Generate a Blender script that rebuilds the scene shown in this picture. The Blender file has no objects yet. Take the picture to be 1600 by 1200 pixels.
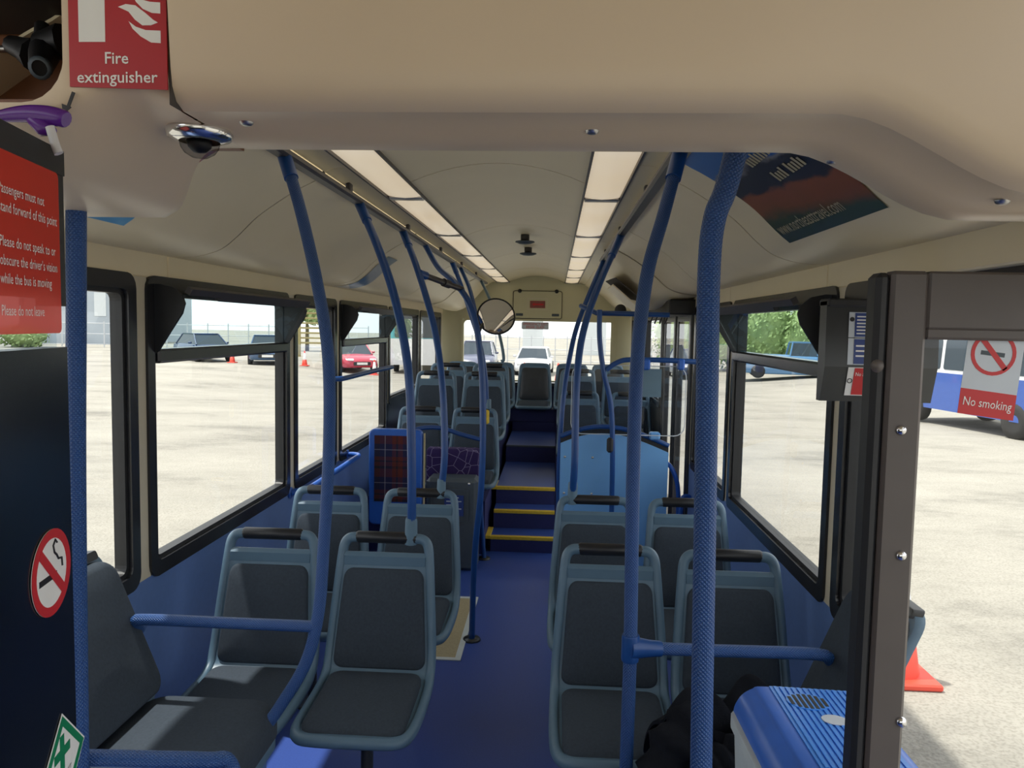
import bpy, math, random
from mathutils import Vector, Matrix
random.seed(7)
S = bpy.context.scene
COL = S.collection

# ------------------------------------------------------------------ camera
# bus frame: x to the bus's near side, y towards the rear, z up from the aisle floor (metres)
CAM = Vector((0.24, 0.0, 1.70)); FPX = 1200.0
_d = Vector((868 - 800, 600 - 512, -FPX)).normalized()          # bus axis seen by the lens
_z = Vector((math.sin(math.radians(1.3)), math.cos(math.radians(1.3)), 0))
_z = (_z - _d * _z.dot(_d)).normalized()
_x = _d.cross(_z)
ROT = Matrix((_x, _d, _z))                                       # lens axes -> bus axes
cam_data = bpy.data.cameras.new('camera')
cam_data.sensor_width = 36.0; cam_data.lens = 36.0 * FPX / 1600.0; cam_data.clip_start = 0.02; cam_data.clip_end = 500
cam = bpy.data.objects.new('camera', cam_data); COL.objects.link(cam)
cam.matrix_world = Matrix.Translation(CAM) @ ROT.to_4x4()
S.camera = cam

def at(u, v, Y):
    """survey helper: photo point (1600x1200) at measured distance Y along the bus"""
    r = ROT @ Vector((u - 800, 600 - v, -FPX))
    return CAM + r * ((Y - CAM.y) / r.y)

# ------------------------------------------------------------------ world, sun, exposure
W = bpy.data.worlds.new('sky'); S.world = W; W.use_nodes = True
wn = W.node_tree.nodes; wn['Background'].inputs[0].default_value = (0.96, 0.985, 1.0, 1); wn['Background'].inputs[1].default_value = 1.75
sun_d = bpy.data.lights.new('sun', 'SUN'); sun_d.energy = 5.6; sun_d.angle = math.radians(1.5); sun_d.color = (1, 0.96, 0.88)
sun = bpy.data.objects.new('sun', sun_d); COL.objects.link(sun)
sun.rotation_euler = Vector((0.36, -0.10, -1.0)).to_track_quat('-Z', 'Y').to_euler()
S.view_settings.view_transform = 'Standard'; S.view_settings.look = 'None'
S.view_settings.gamma = 1.0; S.view_settings.use_curve_mapping = False
S.view_settings.exposure = -0.02
LAMP = 0.56

# ------------------------------------------------------------------ materials
MATS = {}
def new_mat(name):
    m = bpy.data.materials.new(name); m.use_nodes = True; MATS[name] = m
    return m, m.node_tree.nodes, m.node_tree.links, m.node_tree.nodes['Principled BSDF']
def mat(name, col, rough=0.5, var=0.06, scale=12.0, bump=0.0, bscale=200.0, metal=0.0, spec=0.5, emit=0.0, coat=0.0):
    m, n, l, b = new_mat(name)
    tc = n.new('ShaderNodeTexCoord'); nz = n.new('ShaderNodeTexNoise'); nz.inputs['Scale'].default_value = scale; nz.inputs['Detail'].default_value = 4
    l.new(tc.outputs['Object'], nz.inputs['Vector'])
    mx = n.new('ShaderNodeMix'); mx.data_type = 'RGBA'
    mx.inputs[6].default_value = (*[c * (1 - var * 2) for c in col], 1); mx.inputs[7].default_value = (*[min(1, c * (1 + var * 2)) for c in col], 1)
    l.new(nz.outputs['Fac'], mx.inputs[0]); l.new(mx.outputs[2], b.inputs['Base Color'])
    b.inputs['Roughness'].default_value = rough; b.inputs['Metallic'].default_value = metal; b.inputs['Specular IOR Level'].default_value = spec
    b.inputs['Coat Weight'].default_value = coat
    if emit: b.inputs['Emission Strength'].default_value = emit; b.inputs['Emission Color'].default_value = (*col, 1)
    if bump:
        n2 = n.new('ShaderNodeTexNoise'); n2.inputs['Scale'].default_value = bscale; l.new(tc.outputs['Object'], n2.inputs['Vector'])
        bp = n.new('ShaderNodeBump'); bp.inputs['Strength'].default_value = bump; bp.inputs['Distance'].default_value = 0.003
        l.new(n2.outputs['Fac'], bp.inputs['Height']); l.new(bp.outputs['Normal'], b.inputs['Normal'])
    return m
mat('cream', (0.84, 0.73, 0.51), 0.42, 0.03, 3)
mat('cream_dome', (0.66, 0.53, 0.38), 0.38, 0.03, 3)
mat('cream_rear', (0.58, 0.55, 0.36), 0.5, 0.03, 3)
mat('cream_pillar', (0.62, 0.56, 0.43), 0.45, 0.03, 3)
mat('seam_dark', (0.06, 0.05, 0.045), 0.8)
mat('wall_blue', (0.115, 0.205, 0.46), 0.55, 0.05, 40, 0.15, 400)
mat('floor_blue', (0.034, 0.078, 0.33), 0.42, 0.12, 160, 0.1, 300)
mat('riser_navy', (0.02, 0.025, 0.12), 0.6, 0.1, 60)
mat('pole_blue', (0.012, 0.066, 0.25), 0.32, 0.08, 20, spec=0.5)
mat('bracket_blue', (0.02, 0.11, 0.48), 0.35, 0.05, 20)
mat('panel_sky', (0.18, 0.42, 0.78), 0.3, 0.04, 6)
mat('rail_dark', (0.05, 0.045, 0.05), 0.4, 0.1, 20)
mat('shell', (0.10, 0.175, 0.25), 0.42, 0.06, 14, 0.08, 500)
mat('cloth', (0.046, 0.06, 0.08), 0.9, 0.12, 120, 0.35, 700, spec=0.2)
mat('leather', (0.03, 0.036, 0.045), 0.42, 0.1, 30, 0.1, 300)
mat('grip', (0.012, 0.013, 0.017), 0.4, 0.1, 30)
mat('sleeve', (0.11, 0.19, 0.26), 0.45, 0.06, 20)
mat('rubber', (0.014, 0.015, 0.018), 0.5, 0.15, 20)
mat('rubber_gloss', (0.02, 0.021, 0.025), 0.25, 0.15, 20)
mat('alu', (0.5, 0.49, 0.48), 0.35, 0.05, 20, metal=1.0)
mat('chrome', (0.75, 0.75, 0.76), 0.15, 0.03, 20, metal=1.0)
mat('mirror', (0.9, 0.9, 0.9), 0.02, 0.0, 20, metal=1.0)
mat('bronze', (0.095, 0.08, 0.075), 0.42, 0.06, 15)
mat('black_panel', (0.004, 0.006, 0.010), 0.2, 0.1, 6)
mat('dark_plastic', (0.03, 0.033, 0.036), 0.3, 0.1, 10)
mat('grey_box', (0.06, 0.08, 0.10), 0.5, 0.08, 30)
mat('yellow', (0.72, 0.50, 0.04), 0.6, 0.12, 60)
mat('tan_mat', (0.42, 0.36, 0.22), 0.8, 0.12, 120, 0.2, 300)
mat('white', (0.8, 0.8, 0.78), 0.5, 0.03, 20)
mat('white_body', (0.62, 0.68, 0.68), 0.45, 0.05, 20)
mat('red', (0.55, 0.02, 0.025), 0.4, 0.05, 10)
mat('fire_red', (0.42, 0.012, 0.022), 0.4, 0.05, 10)
mat('faded_red', (0.26, 0.07, 0.06), 0.5, 0.15, 20)
mat('green', (0.0, 0.2, 0.08), 0.5, 0.05, 10)
mat('black', (0.01, 0.01, 0.012), 0.5)
mat('notice_blue', (0.02, 0.05, 0.22), 0.35, 0.05)
mat('notice_pale', (0.55, 0.6, 0.66), 0.4, 0.05)
mat('wood', (0.20, 0.075, 0.03), 0.5, 0.35, 9)
mat('purple', (0.10, 0.015, 0.24), 0.25, 0.05)
mat('trigger', (0.6, 0.6, 0.62), 0.3, 0.03)
mat('jacket', (0.013, 0.015, 0.021), 0.95, 0.2, 40, 0.4, 250, spec=0.1)
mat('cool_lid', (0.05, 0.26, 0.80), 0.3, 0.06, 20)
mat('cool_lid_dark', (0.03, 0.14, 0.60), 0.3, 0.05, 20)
mat('cone_red', (0.75, 0.06, 0.03), 0.5, 0.1)
mat('tyre', (0.015, 0.015, 0.016), 0.8)
mat('building_grey', (0.42, 0.47, 0.52), 0.6, 0.1, 0.4)
mat('building_pale', (0.66, 0.70, 0.72), 0.6, 0.05, 0.3)
mat('fence_grey', (0.55, 0.57, 0.6), 0.5)
mat('fence_blue', (0.06, 0.16, 0.5), 0.5)
mat('brick', (0.20, 0.13, 0.10), 0.8, 0.3, 6)
mat('trunk', (0.09, 0.06, 0.04), 0.9)
mat('car_navy', (0.02, 0.045, 0.12), 0.2, coat=0.5)
mat('car_blue', (0.03, 0.075, 0.16), 0.2, coat=0.5)
mat('car_red', (0.45, 0.03, 0.06), 0.25, coat=0.5)
mat('car_slate', (0.09, 0.10, 0.16), 0.25, coat=0.5)
mat('car_white', (0.75, 0.76, 0.78), 0.25, coat=0.5)
mat('car_pale_blue', (0.10, 0.24, 0.45), 0.3, coat=0.5)
mat('van_blue', (0.02, 0.08, 0.35), 0.3, coat=0.4)
mat('teal', (0.05, 0.35, 0.42), 0.35)
mat('car_glass', (0.03, 0.045, 0.06), 0.08)
mat('lamp_clear', (0.8, 0.8, 0.82), 0.2)
mat('poster_smudge', (0.50, 0.45, 0.30), 0.5)
mat('gold_post', (0.35, 0.28, 0.12), 0.6)

def leaf_mat(name, a, b2):
    m, n, l, b = new_mat(name)
    oi = n.new('ShaderNodeTexCoord'); nz = n.new('ShaderNodeTexNoise'); nz.inputs['Scale'].default_value = 1.2; l.new(oi.outputs['Object'], nz.inputs['Vector'])
    mx = n.new('ShaderNodeMix'); mx.data_type = 'RGBA'; mx.inputs[6].default_value = (*a, 1); mx.inputs[7].default_value = (*b2, 1)
    l.new(nz.outputs['Fac'], mx.inputs[0]); l.new(mx.outputs[2], b.inputs['Base Color']); b.inputs['Roughness'].default_value = 0.6
leaf_mat('leaves', (0.12, 0.22, 0.07), (0.42, 0.52, 0.20))

def glass(name, tint, refl=1.0, rough=0.0):
    m, n, l, b = new_mat(name); n.remove(b); out = n['Material Output']
    tr = n.new('ShaderNodeBsdfTransparent'); tr.inputs[0].default_value = (*tint, 1)
    gl = n.new('ShaderNodeBsdfGlossy'); gl.inputs['Roughness'].default_value = rough
    fr = n.new('ShaderNodeFresnel'); fr.inputs[0].default_value = 1.45
    nz = n.new('ShaderNodeTexNoise'); nz.inputs['Scale'].default_value = 3
    mu = n.new('ShaderNodeMath'); mu.operation = 'MULTIPLY'; mu.inputs[1].default_value = 0.9 * refl; l.new(fr.outputs[0], mu.inputs[0])
    ge = n.new('ShaderNodeNewGeometry'); iv = n.new('ShaderNodeMath'); iv.operation = 'SUBTRACT'; iv.inputs[0].default_value = 1.0; l.new(ge.outputs['Backfacing'], iv.inputs[1])
    m2 = n.new('ShaderNodeMath'); m2.operation = 'MULTIPLY'; l.new(mu.outputs[0], m2.inputs[0]); l.new(iv.outputs[0], m2.inputs[1]); mu = m2   # the far face of a pane adds no second reflection
    mx = n.new('ShaderNodeMixShader'); l.new(mu.outputs[0], mx.inputs[0]); l.new(tr.outputs[0], mx.inputs[1]); l.new(gl.outputs[0], mx.inputs[2])
    l.new(mx.outputs[0], out.inputs['Surface'])
glass('glass', (0.985, 0.99, 0.985))
glass('glass_screen', (0.94, 0.97, 1.0))
glass('glass_hopper', (0.86, 0.93, 0.93))
glass('glass_cab', (0.86, 0.90, 0.92))
glass('lens_clear', (0.75, 0.76, 0.78), 2.0)

# knurled pole: diamond relief in the tube's own UVs
def knurl(name, base, peak):
    m, n, l, b = new_mat(name)
    uv = n.new('ShaderNodeUVMap'); sp = n.new('ShaderNodeSeparateXYZ'); l.new(uv.outputs[0], sp.inputs[0])
    def math_(op, a, c):
        q = n.new('ShaderNodeMath'); q.operation = op
        for i, s_ in enumerate((a, c)):
            if s_ is None: continue
            if isinstance(s_, (int, float)): q.inputs[i].default_value = s_
            else: l.new(s_, q.inputs[i])
        return q.outputs[0]
    a = math_('MULTIPLY', sp.outputs[0], 2 * math.pi * 8); c = math_('MULTIPLY', sp.outputs[1], 2 * math.pi * 62)
    h = math_('MULTIPLY', math_('SINE', math_('ADD', a, c), None), math_('SINE', math_('SUBTRACT', a, c), None))
    h = math_('ABSOLUTE', h, None)
    mx = n.new('ShaderNodeMix'); mx.data_type = 'RGBA'; mx.inputs[6].default_value = (*base, 1); mx.inputs[7].default_value = (*peak, 1)
    nz = n.new('ShaderNodeTexNoise'); nz.inputs['Scale'].default_value = 6
    wv = math_('MULTIPLY', math_('POWER', h, 2.0), nz.outputs['Fac'])
    l.new(wv, mx.inputs[0]); l.new(mx.outputs[2], b.inputs['Base Color'])
    bp = n.new('ShaderNodeBump'); bp.inputs['Strength'].default_value = 0.8; bp.inputs['Distance'].default_value = 0.002
    l.new(h, bp.inputs['Height']); l.new(bp.outputs['Normal'], b.inputs['Normal']); b.inputs['Roughness'].default_value = 0.35
knurl('knurl_blue', (0.011, 0.062, 0.235), (0.10, 0.20, 0.42))

def stripes(name, u_stops, v_stops, ku, kv):
    """woven check: two constant colour ramps over the part's own UVs"""
    m, n, l, b = new_mat(name)
    uv = n.new('ShaderNodeUVMap'); sp = n.new('ShaderNodeSeparateXYZ'); l.new(uv.outputs[0], sp.inputs[0])
    outs = []
    for i, (st, k) in enumerate(((u_stops, ku), (v_stops, kv))):
        mu = n.new('ShaderNodeMath'); mu.operation = 'MULTIPLY'; mu.inputs[1].default_value = k; l.new(sp.outputs[i], mu.inputs[0])
        fr = n.new('ShaderNodeMath'); fr.operation = 'FRACT'; l.new(mu.outputs[0], fr.inputs[0])
        cr = n.new('ShaderNodeValToRGB'); cr.color_ramp.interpolation = 'CONSTANT'
        e = cr.color_ramp.elements
        while len(e) < len(st): e.new(0.5)
        for el, (p, c) in zip(e, st): el.position = p; el.color = (*c, 1)
        l.new(fr.outputs[0], cr.inputs[0]); outs.append(cr.outputs[0])
    mx = n.new('ShaderNodeMix'); mx.data_type = 'RGBA'; mx.inputs[0].default_value = 0.5
    l.new(outs[0], mx.inputs[6]); l.new(outs[1], mx.inputs[7]); l.new(mx.outputs[2], b.inputs['Base Color']); b.inputs['Roughness'].default_value = 0.9
nv, dk, rd, wh = (0.006, 0.008, 0.05), (0.008, 0.007, 0.014), (0.085, 0.012, 0.01), (0.22, 0.22, 0.28)
stripes('tartan', [(0, dk), (0.14, nv), (0.26, wh), (0.285, nv), (0.45, rd), (0.55, dk), (0.60, rd), (0.72, nv)],
        [(0, dk), (0.08, rd), (0.2, dk), (0.25, rd), (0.36, nv), (0.56, wh), (0.585, nv), (0.75, rd)], 1.0, 2.0)

def moquette():
    m, n, l, b = new_mat('moquette')
    tc = n.new('ShaderNodeTexCoord'); vo = n.new('ShaderNodeTexVoronoi'); vo.feature = 'DISTANCE_TO_EDGE'; vo.inputs['Scale'].default_value = 14
    l.new(tc.outputs['Object'], vo.inputs['Vector'])
    cr = n.new('ShaderNodeValToRGB'); e = cr.color_ramp.elements
    e[0].position = 0.0; e[0].color = (0.30, 0.26, 0.42, 1); e[1].position = 0.035; e[1].color = (0.028, 0.012, 0.09, 1)
    l.new(vo.outputs['Distance'], cr.inputs[0]); l.new(cr.outputs[0], b.inputs['Base Color']); b.inputs['Roughness'].default_value = 0.9
moquette()

def poster(name, stops, scale, warp):
    m, n, l, b = new_mat(name)
    uv = n.new('ShaderNodeUVMap'); sp = n.new('ShaderNodeSeparateXYZ'); l.new(uv.outputs[0], sp.inputs[0])
    nz = n.new('ShaderNodeTexNoise'); nz.inputs['Scale'].default_value = scale; nz.inputs['Detail'].default_value = 6; l.new(uv.outputs[0], nz.inputs['Vector'])
    mu = n.new('ShaderNodeMath'); mu.operation = 'MULTIPLY_ADD'; mu.inputs[1].default_value = warp; l.new(nz.outputs['Fac'], mu.inputs[0]); l.new(sp.outputs[1], mu.inputs[2])
    ad = n.new('ShaderNodeMath'); ad.operation = 'MULTIPLY_ADD'; ad.inputs[1].default_value = 0.18; l.new(sp.outputs[0], ad.inputs[0]); l.new(mu.outputs[0], ad.inputs[2])
    sb = n.new('ShaderNodeMath'); sb.operation = 'SUBTRACT'; sb.inputs[1].default_value = warp * 0.5 + 0.09; l.new(ad.outputs[0], sb.inputs[0])
    cr = n.new('ShaderNodeValToRGB'); e = cr.color_ramp.elements
    while len(e) < len(stops): e.new(0.5)
    for el, (p, c) in zip(e, stops): el.position = p; el.color = (*c, 1)
    l.new(sb.outputs[0], cr.inputs[0]); l.new(cr.outputs[0], b.inputs['Base Color']); b.inputs['Roughness'].default_value = 0.35
poster('poster_town', [(0.0, (0.03, 0.05, 0.03)), (0.14, (0.03, 0.06, 0.02)), (0.24, (0.25, 0.08, 0.02)), (0.38, (0.30, 0.09, 0.03)), (0.42, (0.02, 0.02, 0.035)),
                       (0.60, (0.02, 0.02, 0.03)), (0.64, (0.25, 0.24, 0.25)), (0.67, (0.01, 0.12, 0.42)), (1.0, (0.01, 0.16, 0.50))], 5, 0.22)
poster('poster_blue', [(0.0, (0.7, 0.68, 0.62)), (0.10, (0.7, 0.68, 0.62)), (0.12, (0.05, 0.14, 0.30)), (0.38, (0.08, 0.18, 0.34)), (0.50, (0.40, 0.42, 0.46)), (0.75, (0.36, 0.40, 0.44)), (0.9, (0.16, 0.22, 0.26)), (1.0, (0.2, 0.25, 0.28))], 4, 0.1)
poster('poster_bright', [(0.0, (0.1, 0.35, 0.65)), (0.3, (0.2, 0.5, 0.75)), (0.42, (0.35, 0.04, 0.03)), (0.5, (0.03, 0.03, 0.08)), (0.62, (0.45, 0.5, 0.55)), (0.8, (0.55, 0.14, 0.04)), (1.0, (0.1, 0.35, 0.65))], 3, 1.6)

def sticker_red():
    """thin translucent film: daylight behind it washes it pale"""
    m, n, l, b = new_mat('film_red'); out = n['Material Output']
    b.inputs['Base Color'].default_value = (0.92, 0.075, 0.045, 1); b.inputs['Roughness'].default_value = 0.4
    tr = n.new('ShaderNodeBsdfTranslucent'); tr.inputs[0].default_value = (0.97, 0.55, 0.5, 1)
    t2 = n.new('ShaderNodeBsdfTransparent'); t2.inputs[0].default_value = (0.95, 0.62, 0.60, 1)
    nz = n.new('ShaderNodeTexNoise'); nz.inputs['Scale'].default_value = 60
    m1 = n.new('ShaderNodeMixShader'); m1.inputs[0].default_value = 0.38; l.new(b.outputs[0], m1.inputs[1]); l.new(tr.outputs[0], m1.inputs[2])
    m2 = n.new('ShaderNodeMixShader'); m2.inputs[0].default_value = 0.30; l.new(m1.outputs[0], m2.inputs[1]); l.new(t2.outputs[0], m2.inputs[2])
    l.new(m2.outputs[0], out.inputs['Surface'])
sticker_red()

def ground_mat():
    m, n, l, b = new_mat('ground_tarmac')
    tc = n.new('ShaderNodeTexCoord'); mp = n.new('ShaderNodeMapping'); mp.inputs['Scale'].default_value = (0.5, 1.0, 1); l.new(tc.outputs['Object'], mp.inputs[0])
    n1 = n.new('ShaderNodeTexNoise'); n1.inputs['Scale'].default_value = 0.5; n1.inputs['Detail'].default_value = 10; n1.inputs['Roughness'].default_value = 0.75; l.new(mp.outputs[0], n1.inputs['Vector'])
    n2 = n.new('ShaderNodeTexNoise'); n2.inputs['Scale'].default_value = 55; n2.inputs['Detail'].default_value = 3; l.new(tc.outputs['Object'], n2.inputs['Vector'])
    cr = n.new('ShaderNodeValToRGB'); e = cr.color_ramp.elements
    e[0].position = 0.34; e[0].color = (0.185, 0.175, 0.15, 1); e[1].position = 0.47; e[1].color = (0.30, 0.285, 0.245, 1)
    e.new(0.72).color = (0.385, 0.365, 0.315, 1)
    l.new(n1.outputs['Fac'], cr.inputs[0])
    mx = n.new('ShaderNodeMix'); mx.data_type = 'RGBA'; mx.blend_type = 'MULTIPLY'; mx.inputs[0].default_value = 0.5
    c2 = n.new('ShaderNodeValToRGB'); c2.color_ramp.elements[0].position = 0.35; c2.color_ramp.elements[0].color = (0.55, 0.53, 0.5, 1); c2.color_ramp.elements[1].position = 0.55
    l.new(n2.outputs['Fac'], c2.inputs[0]); l.new(cr.outputs[0], mx.inputs[6]); l.new(c2.outputs[0], mx.inputs[7]); l.new(mx.outputs[2], b.inputs['Base Color'])
    b.inputs['Roughness'].default_value = 0.9
    bp = n.new('ShaderNodeBump'); bp.inputs['Strength'].default_value = 0.4; bp.inputs['Distance'].default_value = 0.02; l.new(n2.outputs['Fac'], bp.inputs['Height']); l.new(bp.outputs['Normal'], b.inputs['Normal'])
ground_mat()

def lamp_mat():
    m, n, l, b = new_mat('diffuser')
    tc = n.new('ShaderNodeTexCoord'); nz = n.new('ShaderNodeTexNoise'); nz.inputs['Scale'].default_value = 1.3; l.new(tc.outputs['Object'], nz.inputs['Vector'])
    b.inputs['Base Color'].default_value = (0.75, 0.68, 0.54, 1); b.inputs['Roughness'].default_value = 0.35
    cr = n.new('ShaderNodeValToRGB'); cr.color_ramp.elements[0].position = 0.3; cr.color_ramp.elements[0].color = (0.8, 0.62, 0.40, 1); cr.color_ramp.elements[1].position = 0.7; cr.color_ramp.elements[1].color = (0.9, 0.78, 0.60, 1)
    l.new(nz.outputs['Fac'], cr.inputs[0]); l.new(cr.outputs[0], b.inputs['Emission Color']); b.inputs['Emission Strength'].default_value = LAMP
lamp_mat()

# ------------------------------------------------------------------ mesh helpers
ORG = {}
def V3(p): return Vector(p)
def catmull(pts, n=6):
    pts = [V3(p) for p in pts]; out = []
    for i in range(len(pts) - 1):
        p0 = pts[max(i - 1, 0)]; p1 = pts[i]; p2 = pts[i + 1]; p3 = pts[min(i + 2, len(pts) - 1)]
        for k in range(n):
            t = k / n
            out.append(0.5 * ((2 * p1) + (p2 - p0) * t + (2 * p0 - 5 * p1 + 4 * p2 - p3) * t * t + (3 * p1 - p0 - 3 * p2 + p3) * t ** 3))
    out.append(pts[-1]); return out
class G:
    def __init__(s): s.v = []; s.f = []; s.uv = {}; s.sm = []
    def add(s, vs, fs, smooth=False, uvs=None):
        o = len(s.v); s.v += [V3(p) for p in vs]
        for i, f in enumerate(fs):
            if uvs is not None: s.uv[len(s.f)] = uvs[i]
            s.f.append([o + k for k in f]); s.sm.append(smooth)
        return s
    def box(s, a, b):
        x0, x1 = min(a[0], b[0]), max(a[0], b[0]); y0, y1 = min(a[1], b[1]), max(a[1], b[1]); z0, z1 = min(a[2], b[2]), max(a[2], b[2])
        return s.add([(x0, y0, z0), (x1, y0, z0), (x1, y1, z0), (x0, y1, z0), (x0, y0, z1), (x1, y0, z1), (x1, y1, z1), (x0, y1, z1)],
                     [(3, 2, 1, 0), (4, 5, 6, 7), (0, 1, 5, 4), (1, 2, 6, 5), (2, 3, 7, 6), (3, 0, 4, 7)])
    def bbox(s, a, b, r):
        """box with chamfered edges all round"""
        lo = [min(p, q) for p, q in zip(a, b)]; hi = [max(p, q) for p, q in zip(a, b)]
        r = min(r, *[(h - l) * 0.49 for l, h in zip(lo, hi)])
        vs = []; idx = {}
        for sx in (0, 1):
            for sy in (0, 1):
                for sz in (0, 1):
                    sg = (sx, sy, sz)
                    for ax in range(3):
                        p = [(hi[k] if sg[k] else lo[k]) if k == ax else ((hi[k] - r) if sg[k] else (lo[k] + r)) for k in range(3)]
                        idx[(sg, ax)] = len(vs); vs.append(p)
        fs = []
        for ax in range(3):
            o1, o2 = (ax + 1) % 3, (ax + 2) % 3
            for sd in (0, 1):
                q = []
                for c in ((0, 0), (1, 0), (1, 1), (0, 1)):
                    sg = [0, 0, 0]; sg[ax] = sd; sg[o1] = c[0]; sg[o2] = c[1]; q.append(idx[(tuple(sg), ax)])
                fs.append(q if sd else q[::-1])
            for c in ((0, 0), (1, 0), (1, 1), (0, 1)):
                sg0 = [0, 0, 0]; sg0[o1], sg0[o2] = c; sg1 = list(sg0); sg1[ax] = 1
                fs.append([idx[(tuple(sg0), o1)], idx[(tuple(sg1), o1)], idx[(tuple(sg1), o2)], idx[(tuple(sg0), o2)]])
        for sg in [(a_, b_, c_) for a_ in (0, 1) for b_ in (0, 1) for c_ in (0, 1)]:
            fs.append([idx[(sg, 0)], idx[(sg, 1)], idx[(sg, 2)]])
        return s.add(vs, fs)
    def tube(s, path, r, seg=12, cap=True, flat=1.0):
        path = [V3(p) for p in path]; n = len(path); rs = r if isinstance(r, (list, tuple)) else [r] * n
        t0 = (path[1] - path[0]).normalized(); ref = Vector((0, 0, 1)) if abs(t0.z) < 0.9 else Vector((1, 0, 0))
        nr = (ref - t0 * ref.dot(t0)).normalized(); vs = []; L = 0; ls = []
        for i, p in enumerate(path):
            t = (path[min(i + 1, n - 1)] - path[max(i - 1, 0)]).normalized()
            nr = (nr - t * nr.dot(t)).normalized(); bn = t.cross(nr)
            if i: L += (p - path[i - 1]).length
            ls.append(L)
            for k in range(seg):
                a = 2 * math.pi * k / seg; vs.append(p + (nr * math.cos(a) * flat + bn * math.sin(a)) * rs[i])
        fs = []; uvs = []
        for i in range(n - 1):
            for k in range(seg):
                k2 = (k + 1) % seg; fs.append((i * seg + k, i * seg + k2, (i + 1) * seg + k2, (i + 1) * seg + k))
                uvs.append(((k / seg, ls[i]), ((k + 1) / seg, ls[i]), ((k + 1) / seg, ls[i + 1]), (k / seg, ls[i + 1])))
        s.add(vs, fs, True, uvs)
        if cap: s.add(vs[:seg], [tuple(range(seg))[::-1]]); s.add(vs[-seg:], [tuple(range(seg))])
        return s
    def cyl(s, a, b, r, seg=16, r2=None): return s.tube([a, b], [r, r if r2 is None else r2], seg)
    def lathe(s, c, prof, axis=(0, 0, 1), seg=20):
        ax = V3(axis).normalized(); ref = Vector((1, 0, 0)) if abs(ax.x) < 0.9 else Vector((0, 1, 0))
        e1 = (ref - ax * ref.dot(ax)).normalized(); e2 = ax.cross(e1); c = V3(c); vs = []
        for r, h in prof:
            for k in range(seg): a = 2 * math.pi * k / seg; vs.append(c + ax * h + (e1 * math.cos(a) + e2 * math.sin(a)) * r)
        fs = [(i * seg + k, i * seg + (k + 1) % seg, (i + 1) * seg + (k + 1) % seg, (i + 1) * seg + k) for i in range(len(prof) - 1) for k in range(seg)]
        return s.add(vs, fs, True)
    def plate(s, outline, fmap, t, inset=0.012, dome=0.0, back=0.0):
        """padded plate: outline in (a,b), fmap(a,b,c) -> point, c towards the viewer"""
        n = len(outline); ca = sum(p[0] for p in outline) / n; cb = sum(p[1] for p in outline) / n
        hs = max(max(abs(p[0] - ca), abs(p[1] - cb)) for p in outline)
        rings = [(0.0, back), (0.0, t * 0.55), (inset * 0.35, t * 0.85), (inset, t)]
        if dome: rings += [(hs * 0.35, t + dome * 0.55), (hs * 0.7, t + dome)]
        vs = []
        for ins, c in rings:
            for a, b in outline:
                da, db = a - ca, b - cb; ln = math.hypot(da, db) or 1; k = 1 - ins / hs if ins > inset + 1e-6 else max(0, 1 - ins / ln)
                vs.append(fmap(ca + da * k, cb + db * k, c))
        fs = [(i * n + k, i * n + (k + 1) % n, (i + 1) * n + (k + 1) % n, (i + 1) * n + k) for i in range(len(rings) - 1) for k in range(n)]
        s.add(vs, fs, True)
        m = len(rings) - 1; s.add(vs[m * n:], [tuple(range(n))], bool(dome)); s.add(vs[:n], [tuple(range(n))[::-1]])
        return s
    def ring(s, outer, inner, fmap, c0, c1):
        n = len(outer); vs = [fmap(a, b, c0) for a, b in outer] + [fmap(a, b, c1) for a, b in outer] + [fmap(a, b, c1) for a, b in inner] + [fmap(a, b, c0) for a, b in inner]
        fs = [(j * n + k, j * n + (k + 1) % n, ((j + 1) % 4) * n + (k + 1) % n, ((j + 1) % 4) * n + k) for j in range(4) for k in range(n)]
        return s.add(vs, fs)
    def grid(s, rows, smooth=True, uv=None):
        nr, nc = len(rows), len(rows[0]); vs = [p for r in rows for p in r]
        fs = [(i * nc + j, i * nc + j + 1, (i + 1) * nc + j + 1, (i + 1) * nc + j) for i in range(nr - 1) for j in range(nc - 1)]
        uvs = None
        if uv: uvs = [[(jj / (nc - 1), ii / (nr - 1)) for ii, jj in ((i, j), (i, j + 1), (i + 1, j + 1), (i + 1, j))] for i in range(nr - 1) for j in range(nc - 1)]
        return s.add(vs, fs, smooth, uvs)
    def slab(s, rows, off):
        """grid with thickness: off(p) gives the back point"""
        s.grid(rows); b = [[off(p) for p in r][::-1] for r in rows]; s.grid(b)
        edge = rows[0] + [r[-1] for r in rows[1:]] + rows[-1][-2::-1] + [r[0] for r in rows[-2:0:-1]]
        n = len(edge); vs = edge + [off(p) for p in edge]
        return s.add(vs, [(k, k + n, (k + 1) % n + n, (k + 1) % n) for k in range(n)])
    def prism(s, poly, fmap, c0, c1):
        n = len(poly); vs = [fmap(a, b, c0) for a, b in poly] + [fmap(a, b, c1) for a, b in poly]
        return s.add(vs, [tuple(range(n))[::-1], tuple(range(n, 2 * n))] + [(k, (k + 1) % n, (k + 1) % n + n, k + n) for k in range(n)])
    def build(s, name, m, parent=None, loc=None, **tags):
        me = bpy.data.meshes.new(name); o0 = ORG[parent.name] if parent else (V3(loc) if loc else Vector((0, 0, 0)))
        me.from_pydata([p - o0 for p in s.v], [], s.f); me.validate(clean_customdata=False)
        if len(me.polygons) == len(s.f):
            me.polygons.foreach_set('use_smooth', s.sm)
            if s.uv:
                lay = me.uv_layers.new(name='UVMap')
                for i, uvs in s.uv.items():
                    p = me.polygons[i]
                    for li, c in zip(p.loop_indices, uvs): lay.data[li].uv = c
        me.materials.append(MATS[m]); o = bpy.data.objects.new(name, me); COL.objects.link(o)
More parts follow.
